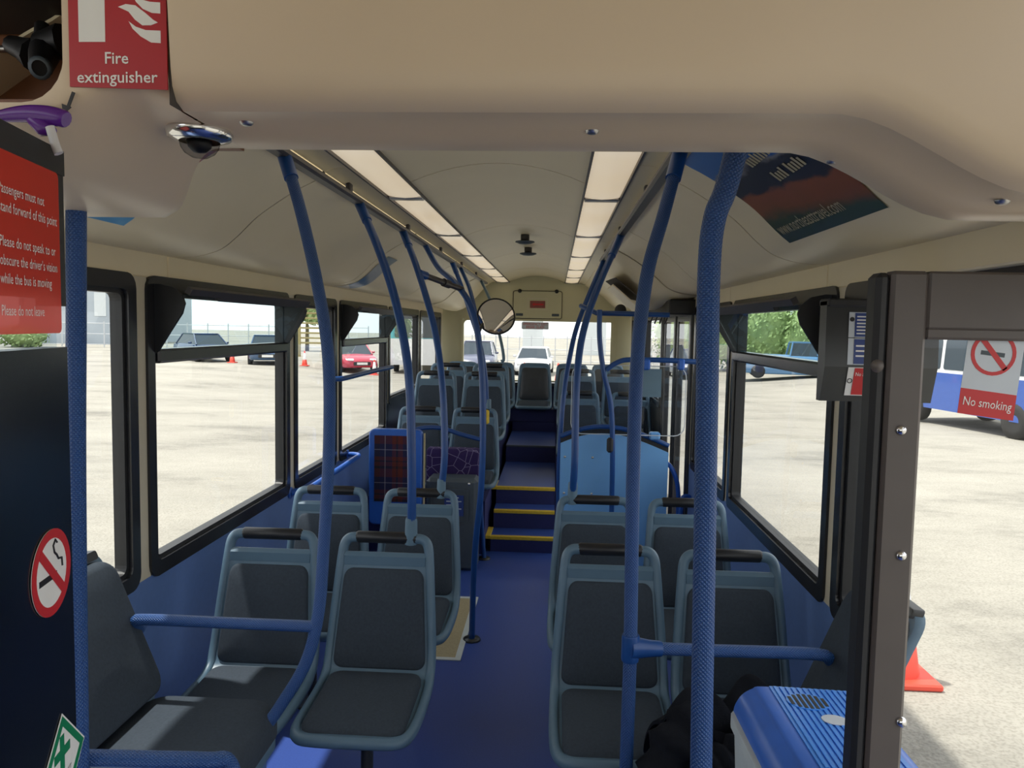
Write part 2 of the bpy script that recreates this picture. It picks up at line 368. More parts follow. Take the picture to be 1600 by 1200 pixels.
        if parent: o.parent = parent; ORG[o.name] = o0
        else: o.location = o0; ORG[o.name] = o0
        for k, v in tags.items(): o[k] = v
        return o
def thing(name, label, cat, loc=(0, 0, 0), group=None):
    o = bpy.data.objects.new(name, None); COL.objects.link(o); o.location = loc; ORG[o.name] = V3(loc); o.empty_display_size = 0.1
    o['label'] = label; o['category'] = cat
    if group: o['group'] = group
    return o
def structure(name, loc=(0, 0, 0), label=None):
    o = bpy.data.objects.new(name, None); COL.objects.link(o); o.location = loc; ORG[o.name] = V3(loc); o['kind'] = 'structure'
    if label: o['label'] = label
    return o
def copy_tree(o, parent=None):
    c = o.copy(); COL.objects.link(c)
    if parent: c.parent = parent
    for ch in o.children: copy_tree(ch, c)
    return c
def rrect(x0, y0, x1, y1, r, n=4):
    out = []
    for cx, cy, a0 in ((x1 - r, y1 - r, 0), (x0 + r, y1 - r, 90), (x0 + r, y0 + r, 180), (x1 - r, y0 + r, 270)):
        for k in range(n + 1): a = math.radians(a0 + 90 * k / n); out.append((cx + r * math.cos(a), cy + r * math.sin(a)))
    return out
def circle(cx, cy, r, n=24, ry=None): return [(cx + r * math.cos(2 * math.pi * k / n), cy + (ry or r) * math.sin(2 * math.pi * k / n)) for k in range(n)]
def text(name, body, size, fmap, m, parent, align='LEFT', squeeze=1.0, bold=0.0):
    cu = bpy.data.curves.new(name, 'FONT'); cu.body = body; cu.size = size; cu.align_x = align; cu.resolution_u = 2; cu.space_line = 1.0; cu.offset = bold
    o = bpy.data.objects.new(name, cu); COL.objects.link(o); me = bpy.data.meshes.new_from_object(o)
    vs = [fmap(v.co.x * squeeze, v.co.y) for v in me.vertices]; fs = [tuple(p.vertices) for p in me.polygons]
    bpy.data.objects.remove(o); bpy.data.curves.remove(cu); bpy.data.meshes.remove(me)
    return G().add(vs, fs).build(name, m, parent)
def plane_map(O, U, N, Vv):
    O, U, N, Vv = V3(O), V3(U).normalized(), V3(N).normalized(), V3(Vv).normalized()
    return lambda a, b, c=0.0: O + U * a + Vv * b + N * c

# ------------------------------------------------------------------ ground outside
def gz(x, y):
    t = max(0.0, min(1.0, (y - 14) / 22)); s_ = max(0.0, min(1.0, 1 - (abs(x) - 8) / 6)); t = t * t * (3 - 2 * t); s_ = s_ * s_ * (3 - 2 * s_)
    return -0.35 - 0.42 * t * s_
xs = [-160, -90, -60, -45, -35, -28, -22, -17] + [-14 + i for i in range(29)] + [17, 22, 28, 35, 45, 60, 90, 160]
ys = [-120, -60, -30, -15, -5, 5, 10] + [14 + i * 2 for i in range(13)] + [42, 48, 56, 70, 100, 180]
G().grid([[(x, y, gz(x, y)) for x in xs] for y in ys]).build('ground', 'ground_tarmac', kind='structure')

# ------------------------------------------------------------------ bus shell
HW = 1.15; WT = 0.06; YR = 9.7; YF = -1.1
SILL, HEAD = 0.81, 1.845
fl = structure('floor')
G().box((-1.21, YF, -0.12), (1.21, 5.7, 0.0)).build('floor_base', 'floor_blue', fl)
G().box((-1.21, 5.7, -0.12), (1.21, YR, -0.02)).build('underfloor', 'riser_navy', fl)
# steps up to the rear
steps = [(5.70, 0.115, 5.96), (5.96, 0.255, 6.20), (6.20, 0.39, 7.40), (7.40, 0.55, 8.45), (8.45, 0.66, YR)]
for y0, z, y1 in steps:
    st = G().box((-0.215, y0, -0.02), (0.265, YR if y0 > 7 else y1 + 0.3, z - 0.004)).build('step', 'riser_navy', fl)
    G().box((-0.215, y0 + 0.03, z - 0.004), (0.265, y1, z)).build('step_tread', 'floor_blue', st)
    if y0 < 6.5: G().bbox((-0.215, y0 - 0.006, z - 0.022), (0.265, y0 + 0.035, z + 0.004), 0.003).build('step_nosing', 'yellow', st, label='yellow step edge strip')
    elif y0 < 8: G().bbox((-0.215, y0 - 0.004, z - 0.016), (0.265, y0 + 0.02, z + 0.003), 0.003).build('step_nosing', 'grey_box', st)
for y0, z in ((5.70, 0.115), (6.20, 0.39)):
    G().bbox((-0.255, y0 - 0.006, z - 0.02), (-0.215, y0 + 0.26, z + 0.006), 0.003).build('step_nosing', 'yellow', fl, label='yellow step edge strip')
# plinths that carry the rear seats
pl = G().box((-1.149, 5.62, 0), (-0.255, 6.2, 0.40)).box((-1.149, 5.70, 0.40), (-0.30, 6.0, 0.522)).box((-1.149, 6.2, 0), (-0.255, 6.98, 0.762)).box((-1.149, 6.98, 0), (-0.255, 9.64, 0.797))
pl.build('seat_plinth', 'riser_navy', loc=(-0.7, 7, 0), label='dark navy stepped plinth under the left rear seats', category='plinth')
pr = G().box((0.27, 6.62, 0), (1.149, 7.36, 0.582)).box((0.27, 7.36, 0), (1.149, 8.38, 0.742)).box((0.27, 8.38, 0), (1.149, 9.64, 0.797))
pr.build('seat_plinth', 'riser_navy', loc=(0.7, 8, 0), label='dark navy stepped plinth under the right rear seats', category='plinth')
bp_ = G().box((-0.25, 8.45, 0.66), (0.265, 8.70, 0.795)).build('bench_riser', 'riser_navy', loc=(0, 8.5, 0.66), label='black boxed riser below the middle rear seat', category='riser')

# ----- walls
L_WIN = [(-0.85, 0.75, SILL), (0.95, 2.46, SILL), (2.55, 3.93, SILL), (4.03, 4.80, SILL), (4.89, 6.28, SILL), (6.36, 7.74, 1.04), (7.84, 9.25, 1.04)]
R_WIN = [(2.16, 2.46, SILL), (2.55, 3.97, SILL), (4.05, 5.05, SILL), (6.62, 7.86, 1.04), (7.95, 9.2, 1.04)]
def wall(side, wins, doors):
    sg = -1 if side == 'left' else 1; xi, xo = sg * HW, sg * (HW + WT)
    w = structure('wall_' + side)
    cuts = sorted(doors); y = YF
    segs = []
    for a, b in cuts: segs.append((y, a)); y = b
    segs.append((y, YR))
    for a, b in segs:
        if b - a < 0.02: continue
        lo = [(a, min(b, 6.32), SILL), (max(a, 6.32), b, 1.04)]
        for p, q, z in lo:
            if q - p > 0.02: G().box((xi, p, -0.3), (xo, q, z)).build('lower_panel', 'wall_blue' if z < 1 else 'dark_plastic', w)
    edges = sorted([(p, q) for p, q, z in wins] + list(doors)); prev = YF
    for p, q in edges + [(YR, YR)]:
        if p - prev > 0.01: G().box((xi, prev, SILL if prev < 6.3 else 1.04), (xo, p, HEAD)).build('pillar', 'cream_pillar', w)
        prev = q
    seams = [YF, 1.0, 2.70, 4.52, 6.38, 8.1, YR] if sg < 0 else [YF, 1.0, 2.66, 4.1, 5.0, 6.7, 8.2, YR]
    for p, q in zip(seams[:-1], seams[1:]):
        G().bbox((xi, p + 0.003, HEAD), (xo, q - 0.003, 1.935), 0.004).build('frieze_panel', 'cream', w)
    G().box((sg * 1.19, YF, 1.80), (sg * 1.215, YR, 2.0)).build('outer_cant_panel', 'seam_dark', w)
    return w
wall('left', L_WIN, []); wall('right', R_WIN, [(-0.35, 2.09), (5.13, 6.54)])

# windows
wno = [0]
def window(sg, y0, y1, z0, hopper=False, rounded=0.04):
    wno[0] += 1; w = structure('window_%d' % wno[0])
    fm = lambda a, b, c: Vector((sg * c, a, b))
    wf_ = G().ring(rrect(y0 - 0.012, z0 - 0.012, y1 + 0.012, HEAD + 0.008, rounded), rrect(y0 + 0.036, z0 + 0.04, y1 - 0.036, HEAD - 0.045, rounded * 0.6), fm, 1.141, 1.205)
    wf_ = wf_.build('frame', 'rubber_gloss', w)
    G().ring(rrect(y0 + 0.036, z0 + 0.04, y1 - 0.036, HEAD - 0.045, rounded * 0.6), rrect(y0 + 0.052, z0 + 0.055, y1 - 0.052, HEAD - 0.06, rounded * 0.5), fm, 1.155, 1.195).build('inner_bead', 'rubber', wf_)
    zt = HEAD - 0.055
    if not hopper:
        G().box((sg * 1.172, y0 + 0.05, z0 + 0.055), (sg * 1.178, y1 - 0.05, zt)).build('pane', 'glass', w)
    else:
        zb = 1.575
        G().box((sg * 1.172, y0 + 0.05, z0 + 0.055), (sg * 1.178, y1 - 0.05, zb)).build('pane', 'glass', w)
        G().bbox((sg * 1.13, y0 + 0.045, zb - 0.025), (sg * 1.19, y1 - 0.045, zb + 0.025), 0.008).build('transom_bar', 'rubber_gloss', w)
        A = 0.52; h = 0.235; dx, dz = math.sin(A) * h, math.cos(A) * h
        fp = lambda a, b, c: Vector((sg * (1.145 - b * math.sin(A) - c * math.cos(A)), a, zb + 0.025 + b * math.cos(A) - c * math.sin(A)))
        hp_ = G().prism([(y0 + 0.06, 0), (y1 - 0.06, 0), (y1 - 0.06, h), (y0 + 0.06, h)], fp, -0.003, 0.003).build('hopper_pane', 'glass_hopper', w)
        hb = G().prism([(y0 + 0.05, h - 0.012), (y1 - 0.05, h - 0.012), (y1 - 0.05, h + 0.012), (y0 + 0.05, h + 0.012)], fp, -0.009, 0.012)
        hb.prism([(y0 + 0.30, h - 0.028), (y1 - 0.05, h - 0.028), (y1 - 0.05, h - 0.012), (y0 + 0.30, h - 0.012)], fp, -0.007, 0.010).build('hopper_top_bar', 'rail_dark', hp_)
        prof = [(0.0, 0.0), (0.03, 0.02), (0.075, 0.09), (0.115, 0.15), (0.125, 0.185), (0.115, 0.215), (0.085, 0.24), (0.04, 0.25), (0.0, 0.25)]
        for yc in (y0 + 0.035, y1 - 0.047):
            G().prism(prof, lambda a, b, c: Vector((sg * (1.16 - a), yc + c, zb + b)), 0, 0.012).build('hopper_cheek', 'rubber', w)
    return w
for i, (a, b, z) in enumerate(L_WIN): window(-1, a, b, z, i in (2, 4), 0.05)
for i, (a, b, z) in enumerate(R_WIN): window(1, a, b, z, i == 1, 0.04)

# ----- rear wall with window
wr = structure('wall_rear')
G().box((-1.15, YR - 0.05, -0.1), (1.15, YR, 1.02)).build('lower_panel', 'riser_navy', wr)
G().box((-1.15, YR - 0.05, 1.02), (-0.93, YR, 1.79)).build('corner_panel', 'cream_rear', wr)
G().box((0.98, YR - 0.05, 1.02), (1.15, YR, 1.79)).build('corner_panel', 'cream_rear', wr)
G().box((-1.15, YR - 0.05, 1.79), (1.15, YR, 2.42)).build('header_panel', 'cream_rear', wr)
for sg in (-1, 1):   # curved inner corners
    G().grid([[(sg * (1.15 - 0.22 * (1 - math.cos(t))), YR - 0.05 - 0.22 * (1 - math.sin(t)), z) for t in [math.pi / 2 * k / 6 for k in range(7)]] for z in (1.0, 2.2)]).build('corner_cover', 'cream_rear', wr)
G().box((-0.86, YR - 0.3, 0.98), (0.9, YR - 0.05, 1.02)).build('parcel_shelf', 'dark_plastic', wr)
wno[0] += 1; w = structure('window_%d' % wno[0]); fmr = lambda a, b, c: Vector((a, YR + c, b))
G().ring(rrect(-0.945, 1.01, 0.995, 1.80, 0.06), rrect(-0.915, 1.035, 0.965, 1.775, 0.05), fmr, -0.065, 0.01).build('frame', 'cream_rear', w)
G().box((-0.93, YR - 0.03, 1.02), (0.98, YR - 0.024, 1.79)).build('pane', 'glass', w)
# ----- front end behind the photographer
wf = structure('wall_front')
G().box((-1.21, YF - 0.06, -0.3), (1.21, YF, 0.95)).build('lower_panel', 'dark_plastic', wf)
for x in (-1.21, 1.14): G().box((x, YF - 0.06, 0.95), (x + 0.07, YF, 1.95)).build('pillar', 'dark_plastic', wf)
G().box((-1.21, YF - 0.06, 1.95), (1.21, YF, 2.45)).build('header_panel', 'cream', wf)
wno[0] += 1; w = structure('window_%d' % wno[0]); G().box((-1.14, YF - 0.035, 0.95), (1.14, YF - 0.029, 1.95)).build('pane', 'glass', w)

# ----- ceiling
cl = structure('ceiling')
G().box((-1.215, YF, 2.42), (1.215, YR, 2.46)).build('roof_skin', 'cream', cl)
PROF = [(0.595, 2.228), (0.63, 2.205), (0.68, 2.18), (0.75, 2.138), (0.84, 2.075), (0.91, 2.008), (0.97, 1.962), (1.04, 1.938), (1.10, 1.930), (1.152, 1.928)]
PS = [(p.x, p.z) for p in catmull([(x, 0, z) for x, z in PROF], 4)]
_acc = [0.0]
for a, b in zip(PS[:-1], PS[1:]): _acc.append(_acc[-1] + math.hypot(b[0] - a[0], b[1] - a[1]))
def cove(s, off=0.0):
    """point on the coving at arc length s from its top, off = towards the cabin"""
    s = max(0, min(_acc[-1] - 1e-6, s))
    for i in range(len(PS) - 1):
        if s <= _acc[i + 1]:
            t = (s - _acc[i]) / (_acc[i + 1] - _acc[i]); (x0, z0), (x1, z1) = PS[i], PS[i + 1]
            dx, dz = x1 - x0, z1 - z0; L = math.hypot(dx, dz)
            return x0 + dx * t + dz / L * off, z0 + dz * t - dx / L * off
for sg, seams in ((-1, [1.3, 2.74, 4.55, 6.42, 8.15, YR - 0.05]), (1, [1.3, 2.68, 4.12, 5.02, 6.72, 8.2, YR - 0.05])):
    for p, q in zip(seams[:-1], seams[1:]):
        G().slab([[(sg * x, y, z) for x, z in PS] for y in (p + 0.005, q - 0.005)], lambda P: Vector((P[0], P[1], P[2] + 0.006))).build('coving_panel', 'cream', cl)
        G().slab([[(sg * x, y, z) for x, z in ((0.512, 2.256), (0.56, 2.252), (0.594, 2.238))] for y in (p + 0.002, q - 0.002)], lambda P: Vector((P[0], P[1], P[2] + 0.012))).build('soffit_panel', 'cream', cl)
for sg, seams in ((-1, [2.74, 4.55, 6.42, 8.15]), (1, [2.68, 4.12, 5.02, 6.72, 8.2])):
    for y in seams:
        G().slab([[(sg * x, yy, z + 0.003) for x, z in PS] for yy in (y - 0.012, y + 0.012)], lambda P: Vector((P[0], P[1], P[2] + 0.008))).build('joint_strip', 'seam_dark', cl)
for y in (3.05, 4.85, 6.6, 8.3):
    G().slab([[(0.343 * t, yy, 2.265 + 0.075 * (1 - t * t)) for t in [-1 + k / 6 for k in range(13)]] for yy in (y - 0.012, y + 0.012)], lambda P: Vector((P[0], P[1], P[2] + 0.008))).build('joint_strip', 'seam_dark', cl)
cs = [1.3, 3.05, 4.85, 6.6, 8.3, YR - 0.05]
for p, q in zip(cs[:-1], cs[1:]):
    G().slab([[(0.343 * t, y, 2.262 + 0.075 * (1 - t * t)) for t in [-1 + k / 6 for k in range(13)]] for y in (p + 0.005, q - 0.005)], lambda P: Vector((P[0], P[1], P[2] + 0.006))).build('ceiling_panel', 'cream', cl)
for sg in (-1, 1): G().box((sg * 0.342, 1.3, 2.252), (sg * 0.35, YR - 0.05, 2.275)).build('ceiling_bead', 'rail_dark', cl)
for sg in (-1, 1): G().box((sg * 0.504, 1.3, 2.252), (sg * 0.512, YR - 0.05, 2.275)).build('ceiling_bead', 'rail_dark', cl)
# ----- lamps along the ceiling
for sg, nm in ((-1, 'long ceiling light strip on the left of the gangway'), (1, 'long ceiling light strip on the right of the gangway')):
    t = thing('ceiling_light', nm, 'light', (sg * 0.427, 5, 2.255), 'ceiling light strips')
    G().box((sg * 0.351, 1.32, 2.27), (sg * 0.503, YR - 0.08, 2.30)).build('housing', 'white', t)
    ys_ = [1.32, 2.05, 3.4, 4.75, 6.1, 7.45, 8.6, YR - 0.08]
    for p, q in zip(ys_[:-1], ys_[1:]):
        G().grid([[(sg * (0.352 + 0.15 * k / 4), y, 2.262 - 0.010 * math.sin(math.pi * k / 4)) for k in range(5)] for y in (p + 0.03, q - 0.03)]).build('diffuser', 'diffuser', t)
        G().bbox((sg * 0.352, q - 0.03, 2.250), (sg * 0.502, q + 0.03, 2.268), 0.004).build('joint_cover', 'alu', t)

# ------------------------------------------------------------------ front bulkhead (moulded dome over the platform)
def sst(a, b, x): t = max(0, min(1, (x - a) / (b - a))); return t * t * (3 - 2 * t)
def dome_z(x): return 1.99 - 0.09 * sst(-0.33, -0.54, x) - 0.105 * sst(0.60, 0.88, x)
def dome_yr(x): return 1.30 + 0.20 * sst(-0.33, -0.54, x)
XS_SEAM = -0.283
bk = thing('front_bulkhead', 'cream moulded bulkhead arching over the front platform', 'bulkhead', (0, 1.1, 1.9))
rows = []
for x in [XS_SEAM + (1.20 - XS_SEAM) * k / 48 for k in range(49)]:
    z = dome_z(x); yr = dome_yr(x)
    rows.append([(x, 1.00, 2.42), (x, 1.03, z + 0.05), (x, 1.034, z + 0.025), (x, 1.045, z + 0.008), (x, 1.065, z), (x, 1.17, z), (x, 1.172, z - 0.003), (x, yr - 0.02, z - 0.003), (x, yr - 0.004, z + 0.001), (x, yr, z + 0.012), (x, yr + 0.005, 2.25)])
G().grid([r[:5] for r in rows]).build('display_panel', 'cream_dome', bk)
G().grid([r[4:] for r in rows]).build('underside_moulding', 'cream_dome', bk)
# left cheek with the cab opening
OPX, OPZ, OPR = -0.432, 1.992, 0.06
def cheek_top(x):
    if x >= OPX: return 2.42
    d = OPX - x
    return OPZ + (OPR - math.sqrt(max(0, OPR ** 2 - (OPR - d) ** 2)) if d < OPR else 0.0)
rows = []
xs_ = [XS_SEAM - 0.004 - k * 0.012 for k in range(13)] + [OPX - 0.0005] + [OPX - OPR * (1 - math.cos(math.pi / 2 * k / 6)) for k in range(1, 7)] + [OPX - 0.1, -0.6, -0.68, -0.76, -0.9, -1.15]
for x in xs_:
    z = dome_z(x); yr = dome_yr(x); zt = cheek_top(x); bl = sst(-0.283, -0.36, x); z0 = max(z + 0.05, 1.985)
    r = []
    for k in range(9):
        a = math.pi / 2 * k / 8; rr = 0.03 + 0.09 * bl; rz = (z0 - z)
        r.append((x, 1.03 + rr * 1.3 * (1 - math.cos(a)), z + rz * (1 - math.sin(a))))
    rows.append([(x, 1.03, max(zt, z0 + 0.004))] + r + [(x, yr - 0.03, z - 0.001), (x, yr - 0.006, z + 0.002), (x, yr, z + 0.014), (x, yr + 0.005, 2.25)])
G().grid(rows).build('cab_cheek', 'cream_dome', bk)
G().box((XS_SEAM - 0.003, 1.032, 1.99), (XS_SEAM - 0.001, 1.06, 2.42)).build('panel_gap', 'seam_dark', bk)
for u, v, Y in ((385, 198, 1.12), (925, 212, 1.16), (1565, 338, 1.12), (1300, 262, 1.27)):
    p = at(u, v, Y); z = dome_z(p.x)
    G().lathe((p.x, Y, z - 0.002), [(0, -0.003), (0.005, -0.003), (0.009, -0.001), (0.0105, 0.003)], seg=14).build('screw_cap', 'alu', bk)
# cab locker behind the opening
lk = thing('cab_locker', 'open overhead cab locker lined with brown wood', 'locker', (-0.75, 1.3, 2.0))
G().box((-1.14, 1.40, 2.015), (XS_SEAM - 0.06, 1.42, 2.42)).build('back_board', 'wood', lk)
G().box((-1.14, 1.12, 2.015), (-0.36, 1.40, 2.022)).build('shelf_board', 'wood', lk)
G().box((-0.345, 1.10, 2.02), (-0.338, 1.40, 2.42)).build('side_board', 'wood', lk)
G().box((-1.14, 1.05, 2.215), (XS_SEAM - 0.02, 1.39, 2.40)).build('dark_liner', 'black', lk)
ca = thing('clamp_bracket', 'black clamp with short pipe end inside the wooden cab locker', 'clamp', at(62, 82, 1.3))
G().tube([at(-20, 76, 1.3), at(20, 77, 1.3)], 0.006, 8).build('rod', 'alu', ca)
g = G().tube([at(18, 70, 1.3), at(38, 78, 1.29), at(60, 88, 1.27)], [0.016, 0.02, 0.03], 10); g.tube([at(70, 80, 1.27), at(64, 105, 1.2)], [0.024, 0.017], 12); g.tube([at(66, 40, 1.3), at(64, 80, 1.28)], 0.012, 8); g.tube([at(60, 72, 1.27), at(100, 66, 1.27)], [0.02, 0.03], 10); g.tube([at(45, 86, 1.28), at(44, 100, 1.28)], 0.012, 8)
g.build('clamp_body', 'black', ca)
G().lathe(at(64, 106, 1.198), [(0.017, 0), (0.018, 0.004), (0.012, 0.005)], (0.1, -1, -0.4), 14).build('pipe_collar', 'grey_box', ca)
# fire extinguisher sign
YS = 1.0285
p0, p1, p2 = at(110, 138, YS), at(262, 138, YS), at(110, -60, YS)
fs_ = thing('fire_sign', 'red and white Fire extinguisher sign on the cream bulkhead', 'sign', p0)
fm = lambda a, b, c=0.0: Vector((p0.x + a, YS - c, p0.z + b))
wS, hS = p1.x - p0.x, p2.z - p0.z
fsp = G().prism([(0, 0.002), (wS, -0.002), (wS, hS), (0, hS)], fm, -0.001, 0.001).build('sign_plate', 'fire_red', fs_)
k_ = wS / 152.0
def sgn(poly, nm, m='white'): G().prism([(a * k_, (138 - b) * k_) for a, b in poly][::-1], fm, 0.001, 0.0016).build(nm, m, fsp)
sgn([(16, -48), (57, -48), (57, 70), (16, 70)], 'extinguisher_symbol')
sgn([(78, 19), (90, 15), (105, 17), (120, 28), (132, 38), (139, 42), (128, 46), (115, 46), (104, 38), (94, 26)], 'flame_symbol')
sgn([(94, 40), (105, 48), (120, 53), (143, 54), (143, 72), (128, 71), (112, 62), (100, 51)], 'flame_symbol')
sgn([(98, -2), (112, 8), (128, 12), (143, 13), (143, 29), (130, 28), (116, 22), (106, 12)], 'flame_symbol')
sgn([(98, -40), (112, -30), (128, -24), (143, -22), (143, -6), (130, -8), (116, -14), (106, -26)], 'flame_symbol')
text('lettering', 'Fire', 24.5 * k_, lambda x, y: fm(74 * k_ + x, 36 * k_ + y, 0.0018), 'white', fsp, 'CENTER', 1.0, 0.0002)
text('lettering', 'extinguisher', 24.5 * k_, lambda x, y: fm(74.5 * k_ + x, 8 * k_ + y, 0.0018), 'white', fsp, 'CENTER', 1.04, 0.0002)
# arrow sticker
ar = [at(113, 143, 1.027), at(118, 145, 1.027), at(110, 166, 1.027), at(112, 168, 1.027), at(99, 179, 1.027), at(97, 162, 1.027), at(105, 165, 1.027)]
G().add([p + Vector((0, 0.0, 0)) for p in ar] + [p + Vector((0, -0.001, 0)) for p in ar], [tuple(range(7)), tuple(range(7, 14))[::-1]]).build('arrow_sticker', 'black', label='small black arrow sticker below the fire extinguisher sign', category='sticker')
# ceiling camera dome
c0 = Vector((at(312, 218, 1.17).x, 1.17, 1.982))
cd = thing('dome_camera', 'clear dome security camera under the cream bulkhead', 'camera', c0)
G().lathe(c0, [(0, 0.014), (0.047, 0.014), (0.049, 0.005), (0.046, -0.004), (0.030, -0.009)], seg=28).build('base_ring', 'chrome', cd)
G().lathe(c0, [(0.03, -0.008), (0.0275, -0.018), (0.022, -0.026), (0.012, -0.032), (0, -0.034)], seg=24).build('dome', 'lens_clear', cd)
G().lathe(c0, [(0, -0.005), (0.019, -0.007), (0.017, -0.017), (0.01, -0.024), (0, -0.026)], seg=16).build('camera_eye', 'black', cd)

# ------------------------------------------------------------------ cab partition on the left
pe = at(105, 545, 1.05); PD = Vector((0.204, -0.979, 0)).normalized()        # runs forward from its rear edge
PN = Vector((0.979, 0.204, 0)).normalized()                                  # faces the gangway
P0 = Vector((pe.x, 1.05, 0))
pm = lambda a, b, c=0.0: P0 + PD * a + Vector((0, 0, b)) + PN * c             # a = forward, b = height
cp = thing('cab_partition', 'dark driver cab partition with glass upper half on the left edge', 'partition', (P0.x, P0.y, 0))
ZG = 1.660
G().prism([(0, 0.0), (1.1, 0.0), (1.1, ZG), (0, ZG)], pm, -0.03, 0.0).build('lower_panel', 'black_panel', cp)
G().prism([(0.004, ZG), (1.1, ZG), (1.1, 1.868), (0.004, 1.868)], pm, -0.018, -0.012).build('pane', 'glass_cab', cp)
G().prism([(0.0, 1.897), (1.1, 1.897), (1.1, 1.931), (0.0, 1.931)], pm, -0.03, 0.002).build('top_rail', 'rubber', cp)
G().prism([(0, 1.717), (0.0235, 1.717), (0.0235, 1.897), (0, 1.897)], pm, -0.03, 0.0).build('edge_trim', 'rubber', cp)
G().prism([(0.0235, 1.727), (1.1, 1.727), (1.1, 1.897), (0.0235, 1.897)], pm, -0.03, -0.02).build('light_block_board', 'rubber', cp)  # added board behind the notice, shaped to keep daylight off its upper part
# red notice
nt = thing('passenger_notice', 'red notice Passengers must not stand forward, on the cab glass', 'notice', pm(0.11, 1.68))
SA0, SA1, SZ0, SZ1 = 0.0235, 0.215, 1.680, 1.8965
nts = G().prism([(p[0], p[1]) for p in rrect(SA0, SZ0, SA1, SZ1, 0.008)], pm, 0.002, 0.003).build('notice_sheet', 'film_red', nt)
tx = lambda a0, z: (lambda x, y: pm(a0 - x, z + y, 0.0036))
for body, z in (('Passengers must not', 1.846), ('stand forward of this point', 1.8243), ('Please do not speak to or', 1.784), ('obscure the driver\u2019s vision', 1.762), ('while the bus is moving', 1.7403), ('Please do not leave', 1.7025)):
    text('lettering', body, 0.0181, tx(0.188, z), 'white', nts, 'LEFT', 0.79)
# no smoking roundel
pc = pm(0.07, 1.354)
ns = thing('no_smoking_sticker', 'round no smoking sticker on the dark cab partition', 'sticker', pc)
_ao, _zo = 0.071, at(70, 893, 0.983).z
sm_ = lambda a, b, c=0.0: pm(_ao - a * 0.84, _zo + b * 0.84, 0.001 + c)
G().prism(circle(0, 0, 0.070, 36)[::-1], sm_, 0, 0.0008).build('disc', 'white', ns)
G().ring(circle(0, 0, 0.070, 36), circle(0, 0, 0.055, 36), sm_, 0.0008, 0.0016).build('red_ring', 'red', ns)
G().prism([(-0.046, 0.034), (-0.036, 0.046), (0.046, -0.034), (0.036, -0.046)][::-1], sm_, 0.0012, 0.002).build('red_bar', 'red', ns)
G().prism([(-0.045, -0.012), (0.018, -0.012), (0.018, -0.002), (-0.045, -0.002)][::-1], sm_, 0.0008, 0.0012).build('cigarette_symbol', 'black', ns)
G().tube([sm_(a, b, 0.001) for a, b in ((0.038, 0.0), (0.036, 0.014), (0.024, 0.016), (0.018, 0.024), (0.010, 0.03), (0.006, 0.042), (0.014, 0.05), (0.02, 0.044))], 0.0018, 5).build('smoke_symbol', 'black', ns)
# first aid diamond
fa = thing('first_aid_sticker', 'green bordered first aid kit diamond sticker on cab partition', 'sticker', pm(0.05, 1.1))
_zf = at(88, 1113, 1.008).z - 0.0715; _af = 0.050
fa_m = lambda a, b, c=0.0: pm(_af - a * 0.84, _zf + b * 0.84, 0.001 + c)
dm = lambda r: [(0, r), (-r, 0), (0, -r), (r, 0)]
G().prism(dm(0.088), fa_m, 0, 0.0006).build('sheet', 'white', fa)
G().ring(dm(0.083), dm(0.066), fa_m, 0.0006, 0.0012).build('green_border', 'green', fa)
cr_ = [(-0.008, 0.03), (0.008, 0.03), (0.008, 0.008), (0.03, 0.008), (0.03, -0.008), (0.008, -0.008), (0.008, -0.03), (-0.008, -0.03), (-0.008, -0.008), (-0.03, -0.008), (-0.03, 0.008), (-0.008, 0.008)]
G().prism([(a - 0.004, b + 0.022) for a, b in cr_][::-1], fa_m, 0.0006, 0.0012).build('green_cross', 'green', fa)
text('lettering', 'FIRST AID KIT', 0.011, lambda x, y: fa_m(x, y - 0.022, 0.001), 'black', fa, 'CENTER', 0.9)
# purple spray head above the partition
sp_ = thing('spray_bottle_head', 'purple spray head with clear trigger hooked over the cab partition', 'spray head', pm(0.05, 1.932, -0.015))
Ysp = 1.008
G().tube(catmull([at(-10, 184, Ysp), at(15, 180, Ysp), at(45, 178, Ysp), at(75, 180, Ysp), at(98, 185, Ysp), at(104, 187, Ysp)], 4), [0.005 + 0.0076 * math.sin(math.pi * min(1, k / 20 * 0.72 + 0.05)) for k in range(21)], 12).build('nozzle_body', 'purple', sp_)
G().tube([at(50, 185, Ysp), at(70, 200, Ysp), at(84, 206, Ysp)], [0.0085, 0.0125, 0.006], 12).build('nozzle_neck', 'purple', sp_)
G().tube(catmull([at(78, 198, Ysp - 0.01), at(82, 212, Ysp - 0.01), at(87, 228, Ysp - 0.01), at(92, 240, Ysp - 0.01)], 3), 0.0046, 8, flat=1.4).build('trigger', 'trigger', sp_)

